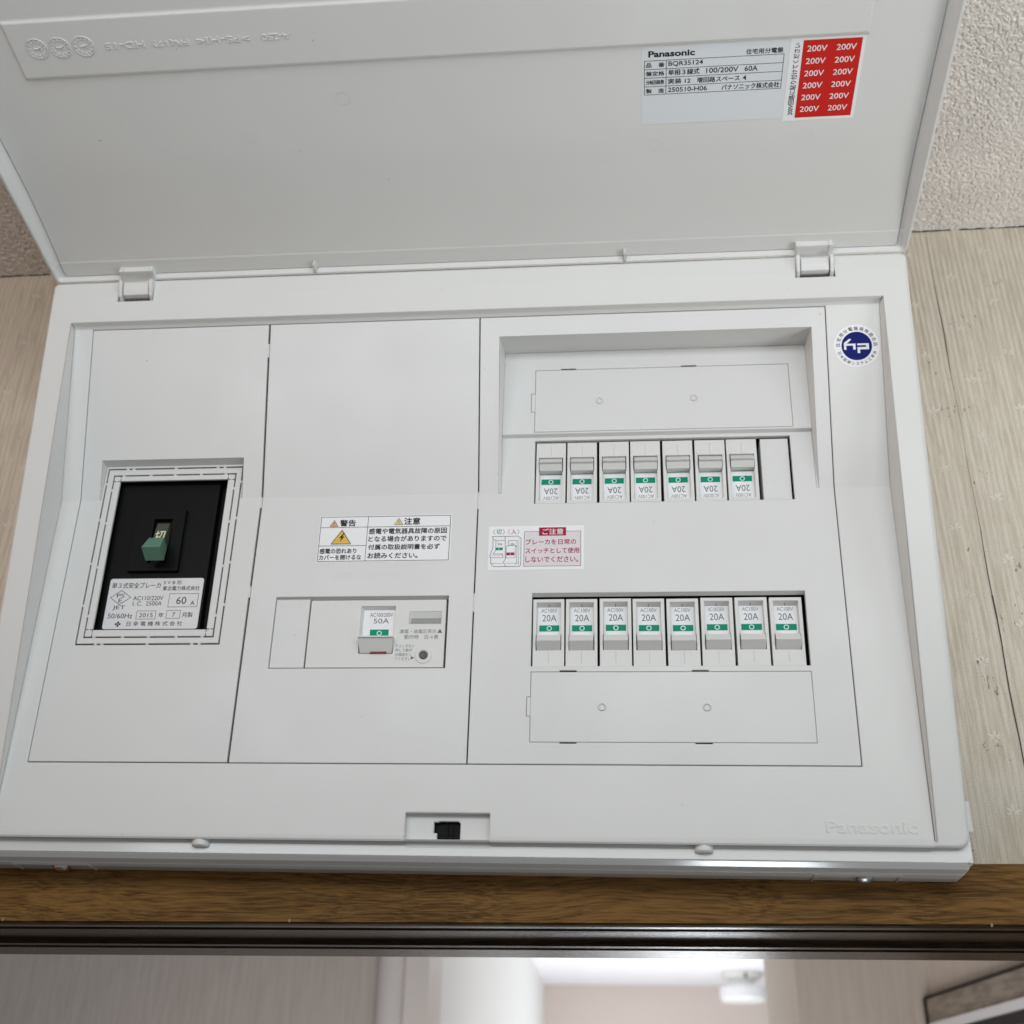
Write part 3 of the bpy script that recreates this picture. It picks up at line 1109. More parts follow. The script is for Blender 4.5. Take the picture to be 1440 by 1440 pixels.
def build_limiter_cover():
    mb = MB()
    pu0, pu1, pv, fv = -92.8, -11.9, 22.7, 20.8
    h = (-91.2, -13.1, -84.0, 19.5)
    f0, f1 = -92.3, -12.3
    inp = lambda u, v: pu0 < u < pu1 and 0 < v < pv
    mb.plate(PU, [-103.7, pu0, pu1, -1.0], [0, pv, 99.1], lambda u, v: not inp(u, v), 0, 6,
             nowall=lambda u, v: v < 0 or inp(u, v))
    hole = lambda u, v: h[0] < u < h[1] and h[2] < v < h[3]
    mb.plate(PL, [-103.7, h[0], h[1], -1.0], [-145.0, h[2], 0], lambda u, v: not hole(u, v), 0, 6, nowall=lambda u, v: v > 0)
    mb.plate(PL, [f0, h[0], h[1], f1], [0, h[3], fv], lambda u, v: not hole(u, v), 0, 3,
             nowall=lambda u, v: v < 0 or v > fv or u < f0 or u > f1)
    pocket(mb, pu0, pu1, pv, f0, f1, [(0, 0), (fv, 0)])
    # nibs along the joint with the middle cover
    for v in (84,):
        mb.box(PU, -1.05, -.15, v - 4, v + 4, -2.5, -.2)
    for v in (-3, -55):
        mb.box(PL, -1.05, -.15, v - 3.2, v + 3.2, -2.5, -.2)
    c = part(mb, 'limiter_cover', WHITE)
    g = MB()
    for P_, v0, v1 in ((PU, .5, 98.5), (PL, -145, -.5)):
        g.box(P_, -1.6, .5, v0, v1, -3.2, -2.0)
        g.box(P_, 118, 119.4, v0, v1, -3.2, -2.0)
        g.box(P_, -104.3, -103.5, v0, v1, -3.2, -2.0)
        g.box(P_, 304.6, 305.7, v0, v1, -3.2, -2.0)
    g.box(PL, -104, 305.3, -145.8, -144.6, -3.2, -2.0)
    part(g, 'gap_shade_backing', BLACKIN, cover)  # black strips behind the cover joints, standing in for shade in the gaps
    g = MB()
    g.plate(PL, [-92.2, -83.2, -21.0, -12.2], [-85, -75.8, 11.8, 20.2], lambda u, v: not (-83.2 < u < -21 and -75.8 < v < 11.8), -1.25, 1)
    part(g, 'gap_shade_backing', BLACKIN, c)  # black ring behind the knock-out slits, so they look shaded
    # two nested knock-out frames with bridging tabs
    m = MB()
    o1 = (-90.4, -13.9, -83.2, 18.7)
    i1 = (-87.4, -16.8, -80.1, 15.35)
    inside = lambda r, u, v: r[0] < u < r[1] and r[2] < v < r[3]
    m.plate(PL, [o1[0], i1[0], i1[1], o1[1]], [o1[2], i1[2], i1[3], o1[3]], lambda u, v: not inside(i1, u, v), 0, 1.2)

    def tabs(mm, r, g, hs, vs, w=.8):
        for x in hs:
            mm.box(PL, x - w, x + w, r[3] - .02, r[3] + g + .02, -1.2, -.02)
            mm.box(PL, x - w, x + w, r[2] - g - .02, r[2] + .02, -1.3, -.05)
        for y in vs:
            mm.box(PL, r[0] - g - .02, r[0] + .02, y - w, y + w, -1.3, -.05)
            mm.box(PL, r[1] - .02, r[1] + g + .02, y - w, y + w, -1.3, -.05)
    tabs(m, o1, .8, (-80, -76.5, -52, -28, -24), (-62, -38, -12, 10))
    part(m, 'knockout_frame', WHITE, c)
    m = MB()
    o2 = (-86.65, -17.55, -79.35, 14.6)
    w = (-82.9, -21.3, -75.5, 11.5)
    g = .22
    xs = [o2[0], w[0] - g, w[0] + g, w[1] - g, w[1] + g, o2[1]]
    ys = [o2[2], w[2] - g, w[2] + g, w[3] - g, w[3] + g, o2[3]]

    def keep2(u, v):
        bu = u < w[0] - g or u > w[1] + g
        bv = v < w[2] - g or v > w[3] + g
        mu, mv = w[0] + g < u < w[1] - g, w[2] + g < v < w[3] - g
        return (bu and bv) or (bu and mv) or (bv and mu)
    m.plate(PL, xs, ys, keep2, 0, 1.2)
    tabs(m, o2, .75, (-81.5, -66, -52, -37, -23), (-68, -40, -14, 6))
    for u in (w[0], w[1]):
        for v in (w[2] - 2, w[3] + 2):
            m.box(PL, u - g - .02, u + g + .02, v - .4, v + .4, -1.3, -.05)
    for v in (w[2], w[3]):
        for u in (w[0] - 2, w[1] + 2):
            m.box(PL, u - .4, u + .4, v - g - .02, v + g + .02, -1.3, -.05)
    part(m, 'knockout_frame', WHITE, c)
    return c


lim_cover = build_limiter_cover()


def build_limiter():
    mb = MB()
    mb.box(PL, -90, -14, -83, 18.5, -40, -9)
    mb.box(PL, -84.6, -26.5, -80, 14, -9.5, -5, dv=.6, du=.6)
    s0, s1, t0, t1 = -60.4, -50.2, -37, -11
    mb.plate(PL, [-71.2, s0, s1, -43.2], [-41.4, t0, t1, -5.4], lambda u, v: not (s0 < u < s1 and t0 < v < t1), -2.2, 8)
    o = part(mb, 'current_limiter', BLACK)
    m = MB()
    # lever: dark root carrying the white character, then the green grip
    def LV(t, h, u):             # along the lever axis / across it
        return PL(u, -21 - .86 * t + .51 * h, .51 * t + .86 * h)

    def sec(t, h0, h1, u0, u1):
        return [LV(t, h1, u0), LV(t, h0, u0), LV(t, h0, u1), LV(t, h1, u1)]
    m.hexa([PL(u, v, n) for u, v, n in ((-57.3, -14.5, -.3), (-57.3, -17, -6), (-50.5, -17, -6), (-50.5, -14.5, -.3))],
           [PL(u, v, n) for u, v, n in ((-57.3, -28.5, 4.0), (-57.3, -30, -1), (-50.5, -30, -1), (-50.5, -28.5, 4.0))], 1)
    m.hexa(sec(8, -3.2, 3.3, -57.6, -49.2), sec(18, -4.4, 4.5, -58.1, -47.9), 0)

    def PT(u, v, n=0):
        return PL(u, v, -.3 + 4.3 * (-14.5 - v) / 14.0 + n)
    m.text(PT, '切', -56.5, -25.6, -51.2, -19.6, .1, 2, bold=.03)
    part(m, 'lever', [LEVGREEN, LEVDARK, mat('cream_ink', (0.75, 0.74, 0.55), .5)], o)
    # silver name plate
    m = MB()
    L = -4.85
    u0, u1, v0, v1 = -80.4, -28.3, -73.6, -44.9
    m.tess(PL, [rrect(u0, u1, v0, v1, 1.4, 1.4)], L)

    def B(x0, y0, x1, y1):      # pixel box in the close-up -> plate millimetres
        f = lambda x, y: (u0 + (u1 - u0) * ((x - 352) - (y - 1090) * -.155) / 650, v1 - (y - 910) / 358 * (v1 - v0))
        a, b = f(x0, (y0 + y1) / 2), f(x1, (y0 + y1) / 2)
        return a[0], v1 - (y1 - 910) / 358 * (v1 - v0), b[0], v1 - (y0 - 910) / 358 * (v1 - v0)
    T = lambda s, *b, **k: m.text(PL, s, *B(*b), L + .05, 1, **k)
    T('単３式安全ブレーカ', 390, 938, 728, 980, bold=.012)
    T('S V B 形', 750, 926, 875, 955, bold=.008)
    T('東北電力株式会社', 742, 966, 996, 998, bold=.015)
    T('AC110/220V', 538, 1036, 746, 1066)
    T('I. C.  2500A', 535, 1074, 735, 1104)
    T('JET', 396, 1102, 480, 1136)
    T('50/60Hz', 364, 1158, 534, 1192)
    T('2015', 580, 1156, 674, 1186)
    T('年', 712, 1154, 748, 1188, bold=.01)
    T('7', 806, 1154, 826, 1184)
    T('月製', 874, 1152, 946, 1188, bold=.01)
    T('60', 836, 1044, 904, 1094)
    T('A', 932, 1072, 960, 1102, bold=.01)
    T('日 幸 電 機 株 式 会 社', 495, 1214, 876, 1246, bold=.01)
    T('✤', 414, 1214, 454, 1252)
    bx = lambda x0, y0, x1, y1: m.frame(PL, *(lambda q: (q[0], q[2], q[1], q[3]))(B(x0, y0, x1, y1)), .22, L + .05, 1)
    bx(782, 1020, 984, 1116)
    bx(560, 1140, 694, 1200)
    bx(766, 1138, 862, 1196)
    q = B(380, 994, 520, 1096)
    cx, cy = (q[0] + q[2]) / 2, (q[1] + q[3]) / 2
    m.lines(PL, [(q[0], cy), (cx, q[3]), (q[2], cy), (cx, q[1])], .3, L + .05, 1, True)
    T('PS', 424, 1018, 478, 1046)
    T('E', 436, 1052, 460, 1080)
    part(m, 'name_plate', [SILVERLBL, INK], o)


build_limiter()


# ---------------- middle cover with the main breaker
def build_middle_cover():
    mb = MB()
    mb.plate(PU, [.1, 118.3], [0, 99.1], lambda u, v: True, 0, 6, nowall=lambda u, v: v < 0)
    h = (14.2, 105.5, -97.0, -58.2)
    mb.plate(PL, [.1, h[0], h[1], 118.3], [-145.05, h[2], h[3], 0], lambda u, v: not (h[0] < u < h[1] and h[2] < v < h[3]), 0, 6,
             nowall=lambda u, v: v > 0)
    mb.poly([PL(h[0], h[3], -.01), PL(h[1], h[3], -.01), PL(h[1], h[3] - 1.1, -2.6), PL(h[0], h[3] - 1.1, -2.6)][::-1])
    mb.text(PL, '主幹ブレーカ', 42.5, -48.4, 80, -43.4, 0, thick=.05)
    c = part(mb, 'main_breaker_cover', WHITE)
    m = MB()
    u0, u1, v0, v1 = 33.4, 105.0, -38.9, -11.9
    m.box(PL, u0, u1, v0, v1, 0, .1)
    n = .15
    f = lambda x, y: (u0 + (u1 - u0) * ((x - 440) + (y - 120) * .085) / 890, v1 - (y - 118) / 315 * (v1 - v0))

    def B(x0, y0, x1, y1):
        a, b = f(x0, (y0 + y1) / 2), f(x1, (y0 + y1) / 2)
        return a[0], v1 - (y1 - 118) / 315 * (v1 - v0), b[0], v1 - (y0 - 118) / 315 * (v1 - v0)
    g = (33.9, 104.4, -38.4, -12.4)
    m.frame(PL, *g, .28, n, 1)
    m.rect(PL, 59.6, 59.85, g[2], g[3], n + .01, 1)
    m.rect(PL, g[0], g[1], -18.8, -18.55, n + .02, 1)
    m.rect(PL, g[0], 59.6, -29.5, -29.25, n + .03, 1)
    T = lambda s, *b, **k: m.text(PL, s, *B(*b), n, 1, **k)
    T('警告', 574, 146, 680, 190, bold=.06)
    T('注意', 1008, 138, 1114, 184, bold=.06)
    T('感電の恐れあり', 438, 340, 684, 374, bold=.05)
    T('カバーを開けるな', 434, 384, 716, 416, bold=.05)
    T('感電や電気器具故障の原因', 770, 208, 1290, 246, bold=.05)
    T('となる場合がありますので', 766, 260, 1286, 298, bold=.05)
    T('付属の取扱説明書を必ず', 764, 316, 1240, 352, bold=.05)
    T('お読みください。', 760, 372, 1092, 410, bold=.05)

    def tri(x0, y0, x1, y1, mi, w, bolt=False):
        a = B(x0, y0, x1, y1)
        P3 = [(a[0], a[1]), (a[2], a[1]), ((a[0] + a[2]) / 2, a[3])]
        m.poly([PL(u, v, n + .02) for u, v in P3], mi)
        m.lines(PL, P3, w, n + .05, 1, True)
        cx, hh = (a[0] + a[2]) / 2, a[3] - a[1]
        if bolt:
            z = [(.12, .80), (-.16, .42), (.0, .44), (-.10, .12), (.20, .56), (.04, .54), (.22, .80)]
            m.tess(PL, [[(cx + x * hh, a[1] + y * hh) for x, y in z]], n + .05, 1)
        else:
            m.rect(PL, cx - .12, cx + .12, a[1] + hh * .3, a[1] + hh * .72, n + .05, 1)
            m.rect(PL, cx - .13, cx + .13, a[1] + hh * .13, a[1] + hh * .22, n + .05, 1)
    tri(506, 148, 562, 190, 2, .2)
    tri(942, 140, 1000, 184, 3, .2)
    tri(518, 216, 650, 310, 4, .35, True)
    part(m, 'warning_sticker', [PAPER, INK, ORANGE, PALEYEL, YELLOW], c)
    m = MB()
    m.box(PL, 14.5, 32.4, -96.4, -59.3, -12, -.9)
    part(m, 'blank_filler', WHITE, c)
    return c


mid_cover = build_middle_cover()


def build_main_breaker():
    mb = MB()
    n = -.9
    r = (60.0, 78.0, -89.0, -63.2)
    l = (85.4, 102.2, -73.2, -66.3)
    inr = lambda q, u, v: q[0] < u < q[1] and q[2] < v < q[3]
    mb.plate(PL, [33.2, r[0], r[1], l[0], l[1], 104.3], [-96.3, r[2], l[2], l[3], r[3], -60.0],
             lambda u, v: not inr(r, u, v) and not inr(l, u, v), n, 14,
             nowall=lambda u, v: inr(r, u, v) or inr(l, u, v))
    # toggle well: sloped head wall, printed floor
    fl = n - 2.6
    W_ = [(r[0], r[2]), (r[1], r[2]), (r[1], r[3]), (r[0], r[3])]
    F_ = [(r[0] + .9, r[2]), (r[1] - .6, r[2]), (r[1] - .6, r[3] - 1.4), (r[0] + .9, r[3] - 1.4)]
    for k in range(4):
        j = (k + 1) % 4
        mb.poly([PL(*W_[j], n), PL(*W_[k], n), PL(*F_[k], fl), PL(*F_[j], fl)])
    mb.poly([PL(u, v, fl) for u, v in F_], 1)
    # indicator window with bevelled surround
    F2 = [(86.2, -72.6), (101.6, -72.6), (101.6, -69.6), (86.2, -69.6)]
    W2 = [(l[0], l[2]), (l[1], l[2]), (l[1], l[3]), (l[0], l[3])]
    for k in range(4):
        j = (k + 1) % 4
        mb.poly([PL(*W2[j], n), PL(*W2[k], n), PL(*F2[k], n - 1.5), PL(*F2[j], n - 1.5)])
    T = lambda s, u0, v0, u1, v1, mi, z=n + .05, **k: mb.text(PL, s, u0, v0, u1, v1, z, mi, **k)
    T('AC100/200V', 64.2, -68.3, 76.2, -66.1, 2, fl + .05)
    T('50A', 66.2, -71.9, 74.4, -69.2, 2, fl + .05)
    mb.rect(PL, 64.8, 74.6, -78.6, -75.2, fl + .04, 3)
    mb.disc(PL, 69.7, -77.2, 1.35, fl + .08, 4, 24, .85)
    T('漏電・過電圧表示', 80.9, -78.3, 99.9, -76.1, 5)
    mb.poly([PL(u, v, n + .05) for u, v in ((100.4, -78.1), (103.0, -78.1), (101.7, -75.8))], 2)
    T('動作時　白→黄', 83.5, -81.4, 101.0, -79.0, 5)
    for i, (s, w) in enumerate((('テストボタン', 89.0), ('押して動作', 88.0), ('の確認をし', 87.8), ('てください', 87.5))):
        v = -84.1 - 2.25 * i
        T(s, 79.3, v - 1.75, w, v, 5)
    mb.poly([PL(u, v, n + .05) for u, v in ((87.6, -92.2), (89.3, -91.3), (87.6, -90.4))], 2)
    o = part(mb, 'main_breaker', [BRK, PAPER, GREYINK, GREEN, PALEGREEN, PALEINK])
    m = MB()
    m.rect(PL, 86.2, 101.6, -72.6, -69.6, n - 1.48, 0)
    part(m, 'indicator_window', LCD, o)
    m = MB()
    m.lathe(PL, 93.9, -89.9, [(4.4, n), (4.4, n + .25), (3.9, n + .35), (2.6, n + .35), (2.5, n - .6)], 0, 28, False)
    m.disc(PL, 93.9, -89.9, 2.5, n - .6, 0)
    m.lathe(PL, 93.9, -89.9, [(2.2, n - .6), (2.2, n + .3), (1.9, n + .6), (1.1, n + .35)], 1)
    part(m, 'test_button', [BRK, BUTTON], o)
    m = MB()
    a = [PL(u, v, k) for u, v, k in ((61.0, -79.9, fl), (77.4, -79.9, fl), (77.4, -88.9, fl), (61.0, -88.9, fl))]
    b = [PL(u, v, k) for u, v, k in ((60.2, -81.2, 3.2), (78.6, -81.2, 3.2), (77.5, -88.9, -.3), (61.2, -88.9, -.3))]
    m.hexa(a[::-1], b[::-1])
    m.box(PL, 60.2, 78.6, -81.7, -80.9, 3.2, 3.7)
    m.box(PL, 66.5, 75, -89.0, -88.2, -2, .15, 1)
    part(m, 'toggle', [TOG, REDPL], o)
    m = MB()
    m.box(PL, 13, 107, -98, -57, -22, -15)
    part(m, 'breaker_shade_backing', BLACKIN, o)  # black block added behind the opening as its inner shade


build_main_breaker()


# ---------------- branch cover with pocket, breaker windows and label plates
def build_branch_cover():
    mb = MB()
    pu0, pu1, pv = 129.6, 297.5, 88.0
    f0, f1 = 130.7, 296.3
    up = (148.6, 284.7, -6.4, 31.3)
    lo = (148.6, 285.7, -96.2, -57.3)
    ll = (148.8, 285.7, -134.5, -99.1)
    inp = lambda u, v: pu0 < u < pu1 and 0 < v < pv
    inr = lambda q, u, v: q[0] < u < q[1] and q[2] < v < q[3]
    mb.plate(PU, [119.0, pu0, pu1, 304.9], [0, pv, 99.1], lambda u, v: not inp(u, v), 0, 6, nowall=lambda u, v: v < 0 or inp(u, v))
    # slots in the edges of the lower label opening, and its side tab
    sl = [(163.1, 171.5, -99.2, -98.4), (228.1, 236.4, -99.2, -98.4), (163.4, 171.6, -135.1, -134.4), (228.5, 236.7, -135.1, -134.4)]
    tb = (146.9, 148.9, -121.7, -111.8)
    holes = [up, lo, ll, tb] + sl
    xs = [119.0, 304.9] + [x for h in holes for x in h[:2]]
    ys = [-145.05, 0] + [min(0, y) for h in holes for y in h[2:]]
    mb.plate(PL, xs, ys, lambda u, v: not any(inr(h, u, v) for h in holes), 0, 3, nowall=lambda u, v: v > 0)
    mb.plate(PL, [f0, up[0], up[1], f1], [0, up[3], 33.4], lambda u, v: not inr(up, u, v), 0, 3,
             nowall=lambda u, v: v < 0 or v > 33.4 or u < f0 or u > f1)
    mb.poly([PL(f0, 33.4, 0), PL(f1, 33.4, 0), PL(f1, 34.2, 2.5), PL(f0, 34.2, 2.5)])
    lu = (148.2, 286.6, 35.3, 74.6)
    s2 = [(162.4, 170.6, 74.5, 75.3), (228.6, 236.9, 74.5, 75.3)]
    t2 = (146.1, 148.3, 47.9, 59.6)
    hs = [lu, t2] + s2
    mb.plate(PL, [f0, f1] + [x for h in hs for x in h[:2]], [34.2, 86.4] + [y for h in hs for y in h[2:]],
             lambda u, v: not any(inr(h, u, v) for h in hs), 2.5, 2.0, nowall=lambda u, v: v < 34.2 or v > 86.4 or u < f0 or u > f1)
    pocket(mb, pu0, pu1, pv, f0, f1, [(0, 0), (33.4, 0), (34.2, 2.5), (86.4, 2.5)])
    mb.poly([PL(lo[0], lo[3], -.01), PL(lo[1], lo[3], -.01), PL(lo[1], lo[3] - 1.2, -2.6), PL(lo[0], lo[3] - 1.2, -2.6)][::-1])
    mb.lathe(lambda u, v, n: PL(u, v, 2.5 + n), 143.5, 37.6, [(.7, 0), (.5, -.3), (.2, -.4)], 0, 10)
    for v in (-4, -62):
        mb.box(PL, 118.25, 119.05, v - 5, v + 5, -2.5, -.1)
    c = part(mb, 'branch_cover', WHITE)

    def plate_part(q, n, tab, discs):
        m = MB()
        g = .17
        m.plate(PL, [q[0] + g, q[1] - g], [q[2] + g, q[3] - g], lambda u, v: True, n, 1.8)
        m.box(PL, tab[0] + g, tab[1] - .02, tab[2] + g, tab[3] - g, n - 1.6, n - .02)
        for u, v in discs:
            m.lathe(PL, u, v, [(2.0, n), (1.95, n + .40), (1.45, n + .40), (1.25, n - .45), (.1, n - .35)], 0, 24)
        part(m, 'label_plate', WHITE, c)
    plate_part(lu, 2.5, t2, [(183.8, 54.2), (235.0, 54.4)])
    plate_part(ll, 0, tb, [(184.1, -116.9), (234.8, -117.0)])
    # caution sticker with the little drawing of two breakers
    m = MB()
    u0, u1, v0, v1 = 125.1, 175.1, -44.3, -19.4
    m.box(PL, u0, u1, v0, v1, 0, .1)
    n = .15
    sc = (u1 - u0) / (1285 - 143)
    f = lambda x, y: (u0 + (x - 143 - (690 - y) * .012) * sc, v1 - (y - 168) / 522 * (v1 - v0))

    def B(x0, y0, x1, y1):
        a, b = f(x0, y1), f(x1, y0)
        return a[0], a[1], b[0], b[1]
    m.rect(PL, *[B(578, 245, 1250, 645)[k] for k in (0, 2, 1, 3)], .13, 5)
    m.frame(PL, *[B(570, 236, 1256, 652)[k] for k in (0, 2, 1, 3)], .22, n, 1)
    m.rect(PL, *[B(753, 190, 1078, 290)[k] for k in (0, 2, 1, 3)], n + .03, 2)
    m.text(PL, 'ご注意', *B(795, 206, 1045, 276), n + .07, 3, bold=.03)
    T = lambda s, b, mi, **k: m.text(PL, s, *B(*b), n, mi, **k)
    T('〈', (200, 206, 222, 268), 1)
    T('切', (240, 206, 300, 266), 4, bold=.02)
    T('〉', (318, 206, 340, 268), 1)
    T('〈', (380, 206, 402, 268), 2)
    T('入', (418, 206, 478, 266), 2, bold=.02)
    T('〉', (494, 206, 516, 268), 2)
    T('ブレーカを日常の', (594, 330, 1196, 396), 2, bold=.035)
    T('スイッチとして使用', (592, 434, 1232, 500), 2, bold=.035)
    T('しないでください。', (594, 536, 1220, 604), 2, bold=.035)
    Ls = lambda pts, w=.2, mi=1, cl=False: m.lines(PL, [f(*p) for p in pts], w, n, mi, cl)
    Ls([(192, 292), (500, 290), (538, 316), (538, 630), (520, 650), (215, 650), (178, 610), (178, 545), (165, 525), (200, 430), (200, 318), (192, 292)], .25)
    Ls([(346, 292), (352, 560), (330, 600), (360, 650)], .25)
    Ls([(200, 318), (238, 342), (340, 342)])
    Ls([(236, 342), (234, 460), (205, 500), (318, 500), (326, 545), (180, 545), (166, 525)])
    Ls([(318, 500), (300, 515), (190, 515)], .12)
    Ls([(385, 342), (490, 342), (490, 610), (470, 630)])
    Ls([(385, 342), (385, 395), (362, 420), (362, 548), (470, 548), (470, 400), (385, 400)])
    Ls([(470, 400), (490, 420)])
    Ls([(352, 610), (390, 612), (520, 612)], .14)
    Ls([(182, 612), (322, 612)], .14)
    Ls([(512, 318), (512, 630)], .14)
    m.rect(PL, *[B(234, 424, 320, 456)[k] for k in (0, 2, 1, 3)], n + .02, 4)
    m.rect(PL, *[B(366, 484, 460, 518)[k] for k in (0, 2, 1, 3)], n + .02, 2)
    m.text(PL, 'O', *B(266, 430, 288, 450), n + .05, 3)
    m.text(PL, 'I', *B(408, 490, 414, 512), n + .05, 3)
    T('20A', (256, 372, 314, 396), 1)
    T('20A', (412, 372, 462, 396), 1)
    part(m, 'caution_sticker', [PAPER, INK, CRIMSON, WINK, GREEN, mat('pale_pink_paper', (0.74, 0.69, 0.72), .5)], c)
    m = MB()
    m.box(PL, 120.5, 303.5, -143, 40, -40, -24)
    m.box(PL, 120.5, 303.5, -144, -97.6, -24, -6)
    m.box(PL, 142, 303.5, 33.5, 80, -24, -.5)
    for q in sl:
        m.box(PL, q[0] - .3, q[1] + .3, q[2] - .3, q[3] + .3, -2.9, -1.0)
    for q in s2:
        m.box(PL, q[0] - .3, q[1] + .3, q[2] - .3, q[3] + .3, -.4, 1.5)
    part(m, 'branch_shade_backing', BLACKIN, c)  # black blocks added behind gaps and slots in place of inner shade
    return c


br_cover = build_branch_cover()


# ---------------- branch breakers
def frame_matrix(u, v, n, flip=False):
    o = PL(u, v, n)
    ez = Vector((0, -math.sin(tL), math.cos(tL)))
    ey = Vector((0, math.cos(tL), math.sin(tL)))
    ex = Vector((1, 0, 0))
    if flip:
        ex, ez = -ex, -ez
    M = Matrix((ex, ey, ez)).transposed().to_4x4()
    M.translation = o - OFF
    return M


def rating_mesh(volt):
    m = MB()
    fl = -3.75
    m.rect(PI, -5.9, 5.9, -.6, 14.9, fl, 0)
    m.text(PI, volt, -4.1, 12.1, 4.1, 14.2, fl + .05, 1)
    m.text(PI, '20A', -3.5, 7.3, 3.8, 10.9, fl + .05, 2)
    m.rect(PI, -5.0, 5.2, 1.9, 5.2, fl + .05, 3)
    m.disc(PI, .1, 3.55, 1.35, fl + .09, 4, 24, .85)
    return m


def build_breaker():
    mb = MB()
    lab = (-6.2, 6.2, -.9, 16.3)
    slot = (-6.45, 6.45, -9.4, -.9)
    inr = lambda q, u, v: q[0] < u < q[1] and q[2] < v < q[3]
    mb.plate(PI, [-7.95, -6.45, -6.2, 6.2, 6.45, 7.95], [-18.2, -9.4, -.9, 16.3, 18],
             lambda u, v: not inr(lab, u, v) and not inr(slot, u, v), 0, 24, nowall=lambda u, v: inr(lab, u, v))
    W_ = [(lab[0], lab[2]), (lab[1], lab[2]), (lab[1], lab[3]), (lab[0], lab[3])]
    F_ = [(-5.9, -.6), (5.9, -.6), (5.9, 14.9), (-5.9, 14.9)]
    for k in range(1, 4):
        j = (k + 1) % 4
        mb.poly([PI(*W_[j], 0), PI(*W_[k], 0), PI(*F_[k], -3.8), PI(*F_[j], -3.8)])
    mb.rect(PI, -6.2, 6.2, -.95, 14.9, -3.8)
    # sight notch in the head wall and the moulded centre line on the foot
    mb.poly([PI(-.15, 16.32, .01), PI(-.15, 14.95, -3.6), PI(.15, 14.95, -3.6), PI(.15, 16.32, .01)], 1)
    mb.rect(PI, -.05, .05, -16.2, -10, .02, 2)
    b = part(mb, 'branch_breaker', [BRK, GREYINK, PALEINK])
    b.location = (0, 0, 0)
    r = rating_mesh('AC100V').build('rating_label', [PAPER, PALEINK, GREYINK, GREEN, PALEGREEN], b)
    m = MB()
    prof = [(-1.15, -5), (-1.15, -.3), (-1.35, .2), (-4.7, 1.6), (-4.9, 2.9), (-5.3, 3.2), (-9.15, -.9), (-9.3, -5)]
    m.prism(PI, prof, -6.05, 6.05)
    t = m.build('toggle', TOG, b)
    return b, r, t


b0, r0, t0 = build_breaker()
r200 = rating_mesh('AC100/200V').build('rating_label', [PAPER, PALEINK, GREYINK, GREEN, PALEGREEN], b0)
mesh200 = r200.data
bpy.data.objects.remove(r200)
first = True
rnd = random.Random(2)
for row, (n_, x0, vc, flip) in enumerate(((8, 149.0 + 7.95, -78.0, False), (7, 149.1 + 7.95, 12.2, True))):
    for i in range(n_):
        if first:
            b, r, t = b0, r0, t0
            first = False
        else:
            b, r, t = b0.copy(), r0.copy(), t0.copy()
            for q in (b, r, t):
                COL.objects.link(q)
            r.parent = b
            t.parent = b
        b.matrix_basis = frame_matrix(x0 + 17 * i + rnd.uniform(-.22, .22), vc + rnd.uniform(-.16, .16), (-1.3 if flip else -2.0) + rnd.uniform(-.2, .1), flip) @ Matrix.Rotation(R(rnd.uniform(-.35, .35)), 4, 'Y')
        t.location = (rnd.uniform(-.12, .12) * .001, rnd.uniform(-.1, .1) * .001, rnd.uniform(-.1, .1) * .001)
        b['label'] = 'breaker of the upper row, mounted upside down' if flip else 'breaker of the lower row'
        if i == 5:
            r.data = mesh200
            b['label'] = 'breaker marked AC100/200V in the %s row' % ('upper' if flip else 'lower')
m = MB()
m.box(PL, 269.0, 283.6, -6.2, 30.2, -24, -1.4)
part(m, 'blank_plate', WHITE, label='plain blanking plate at the end of the upper row')


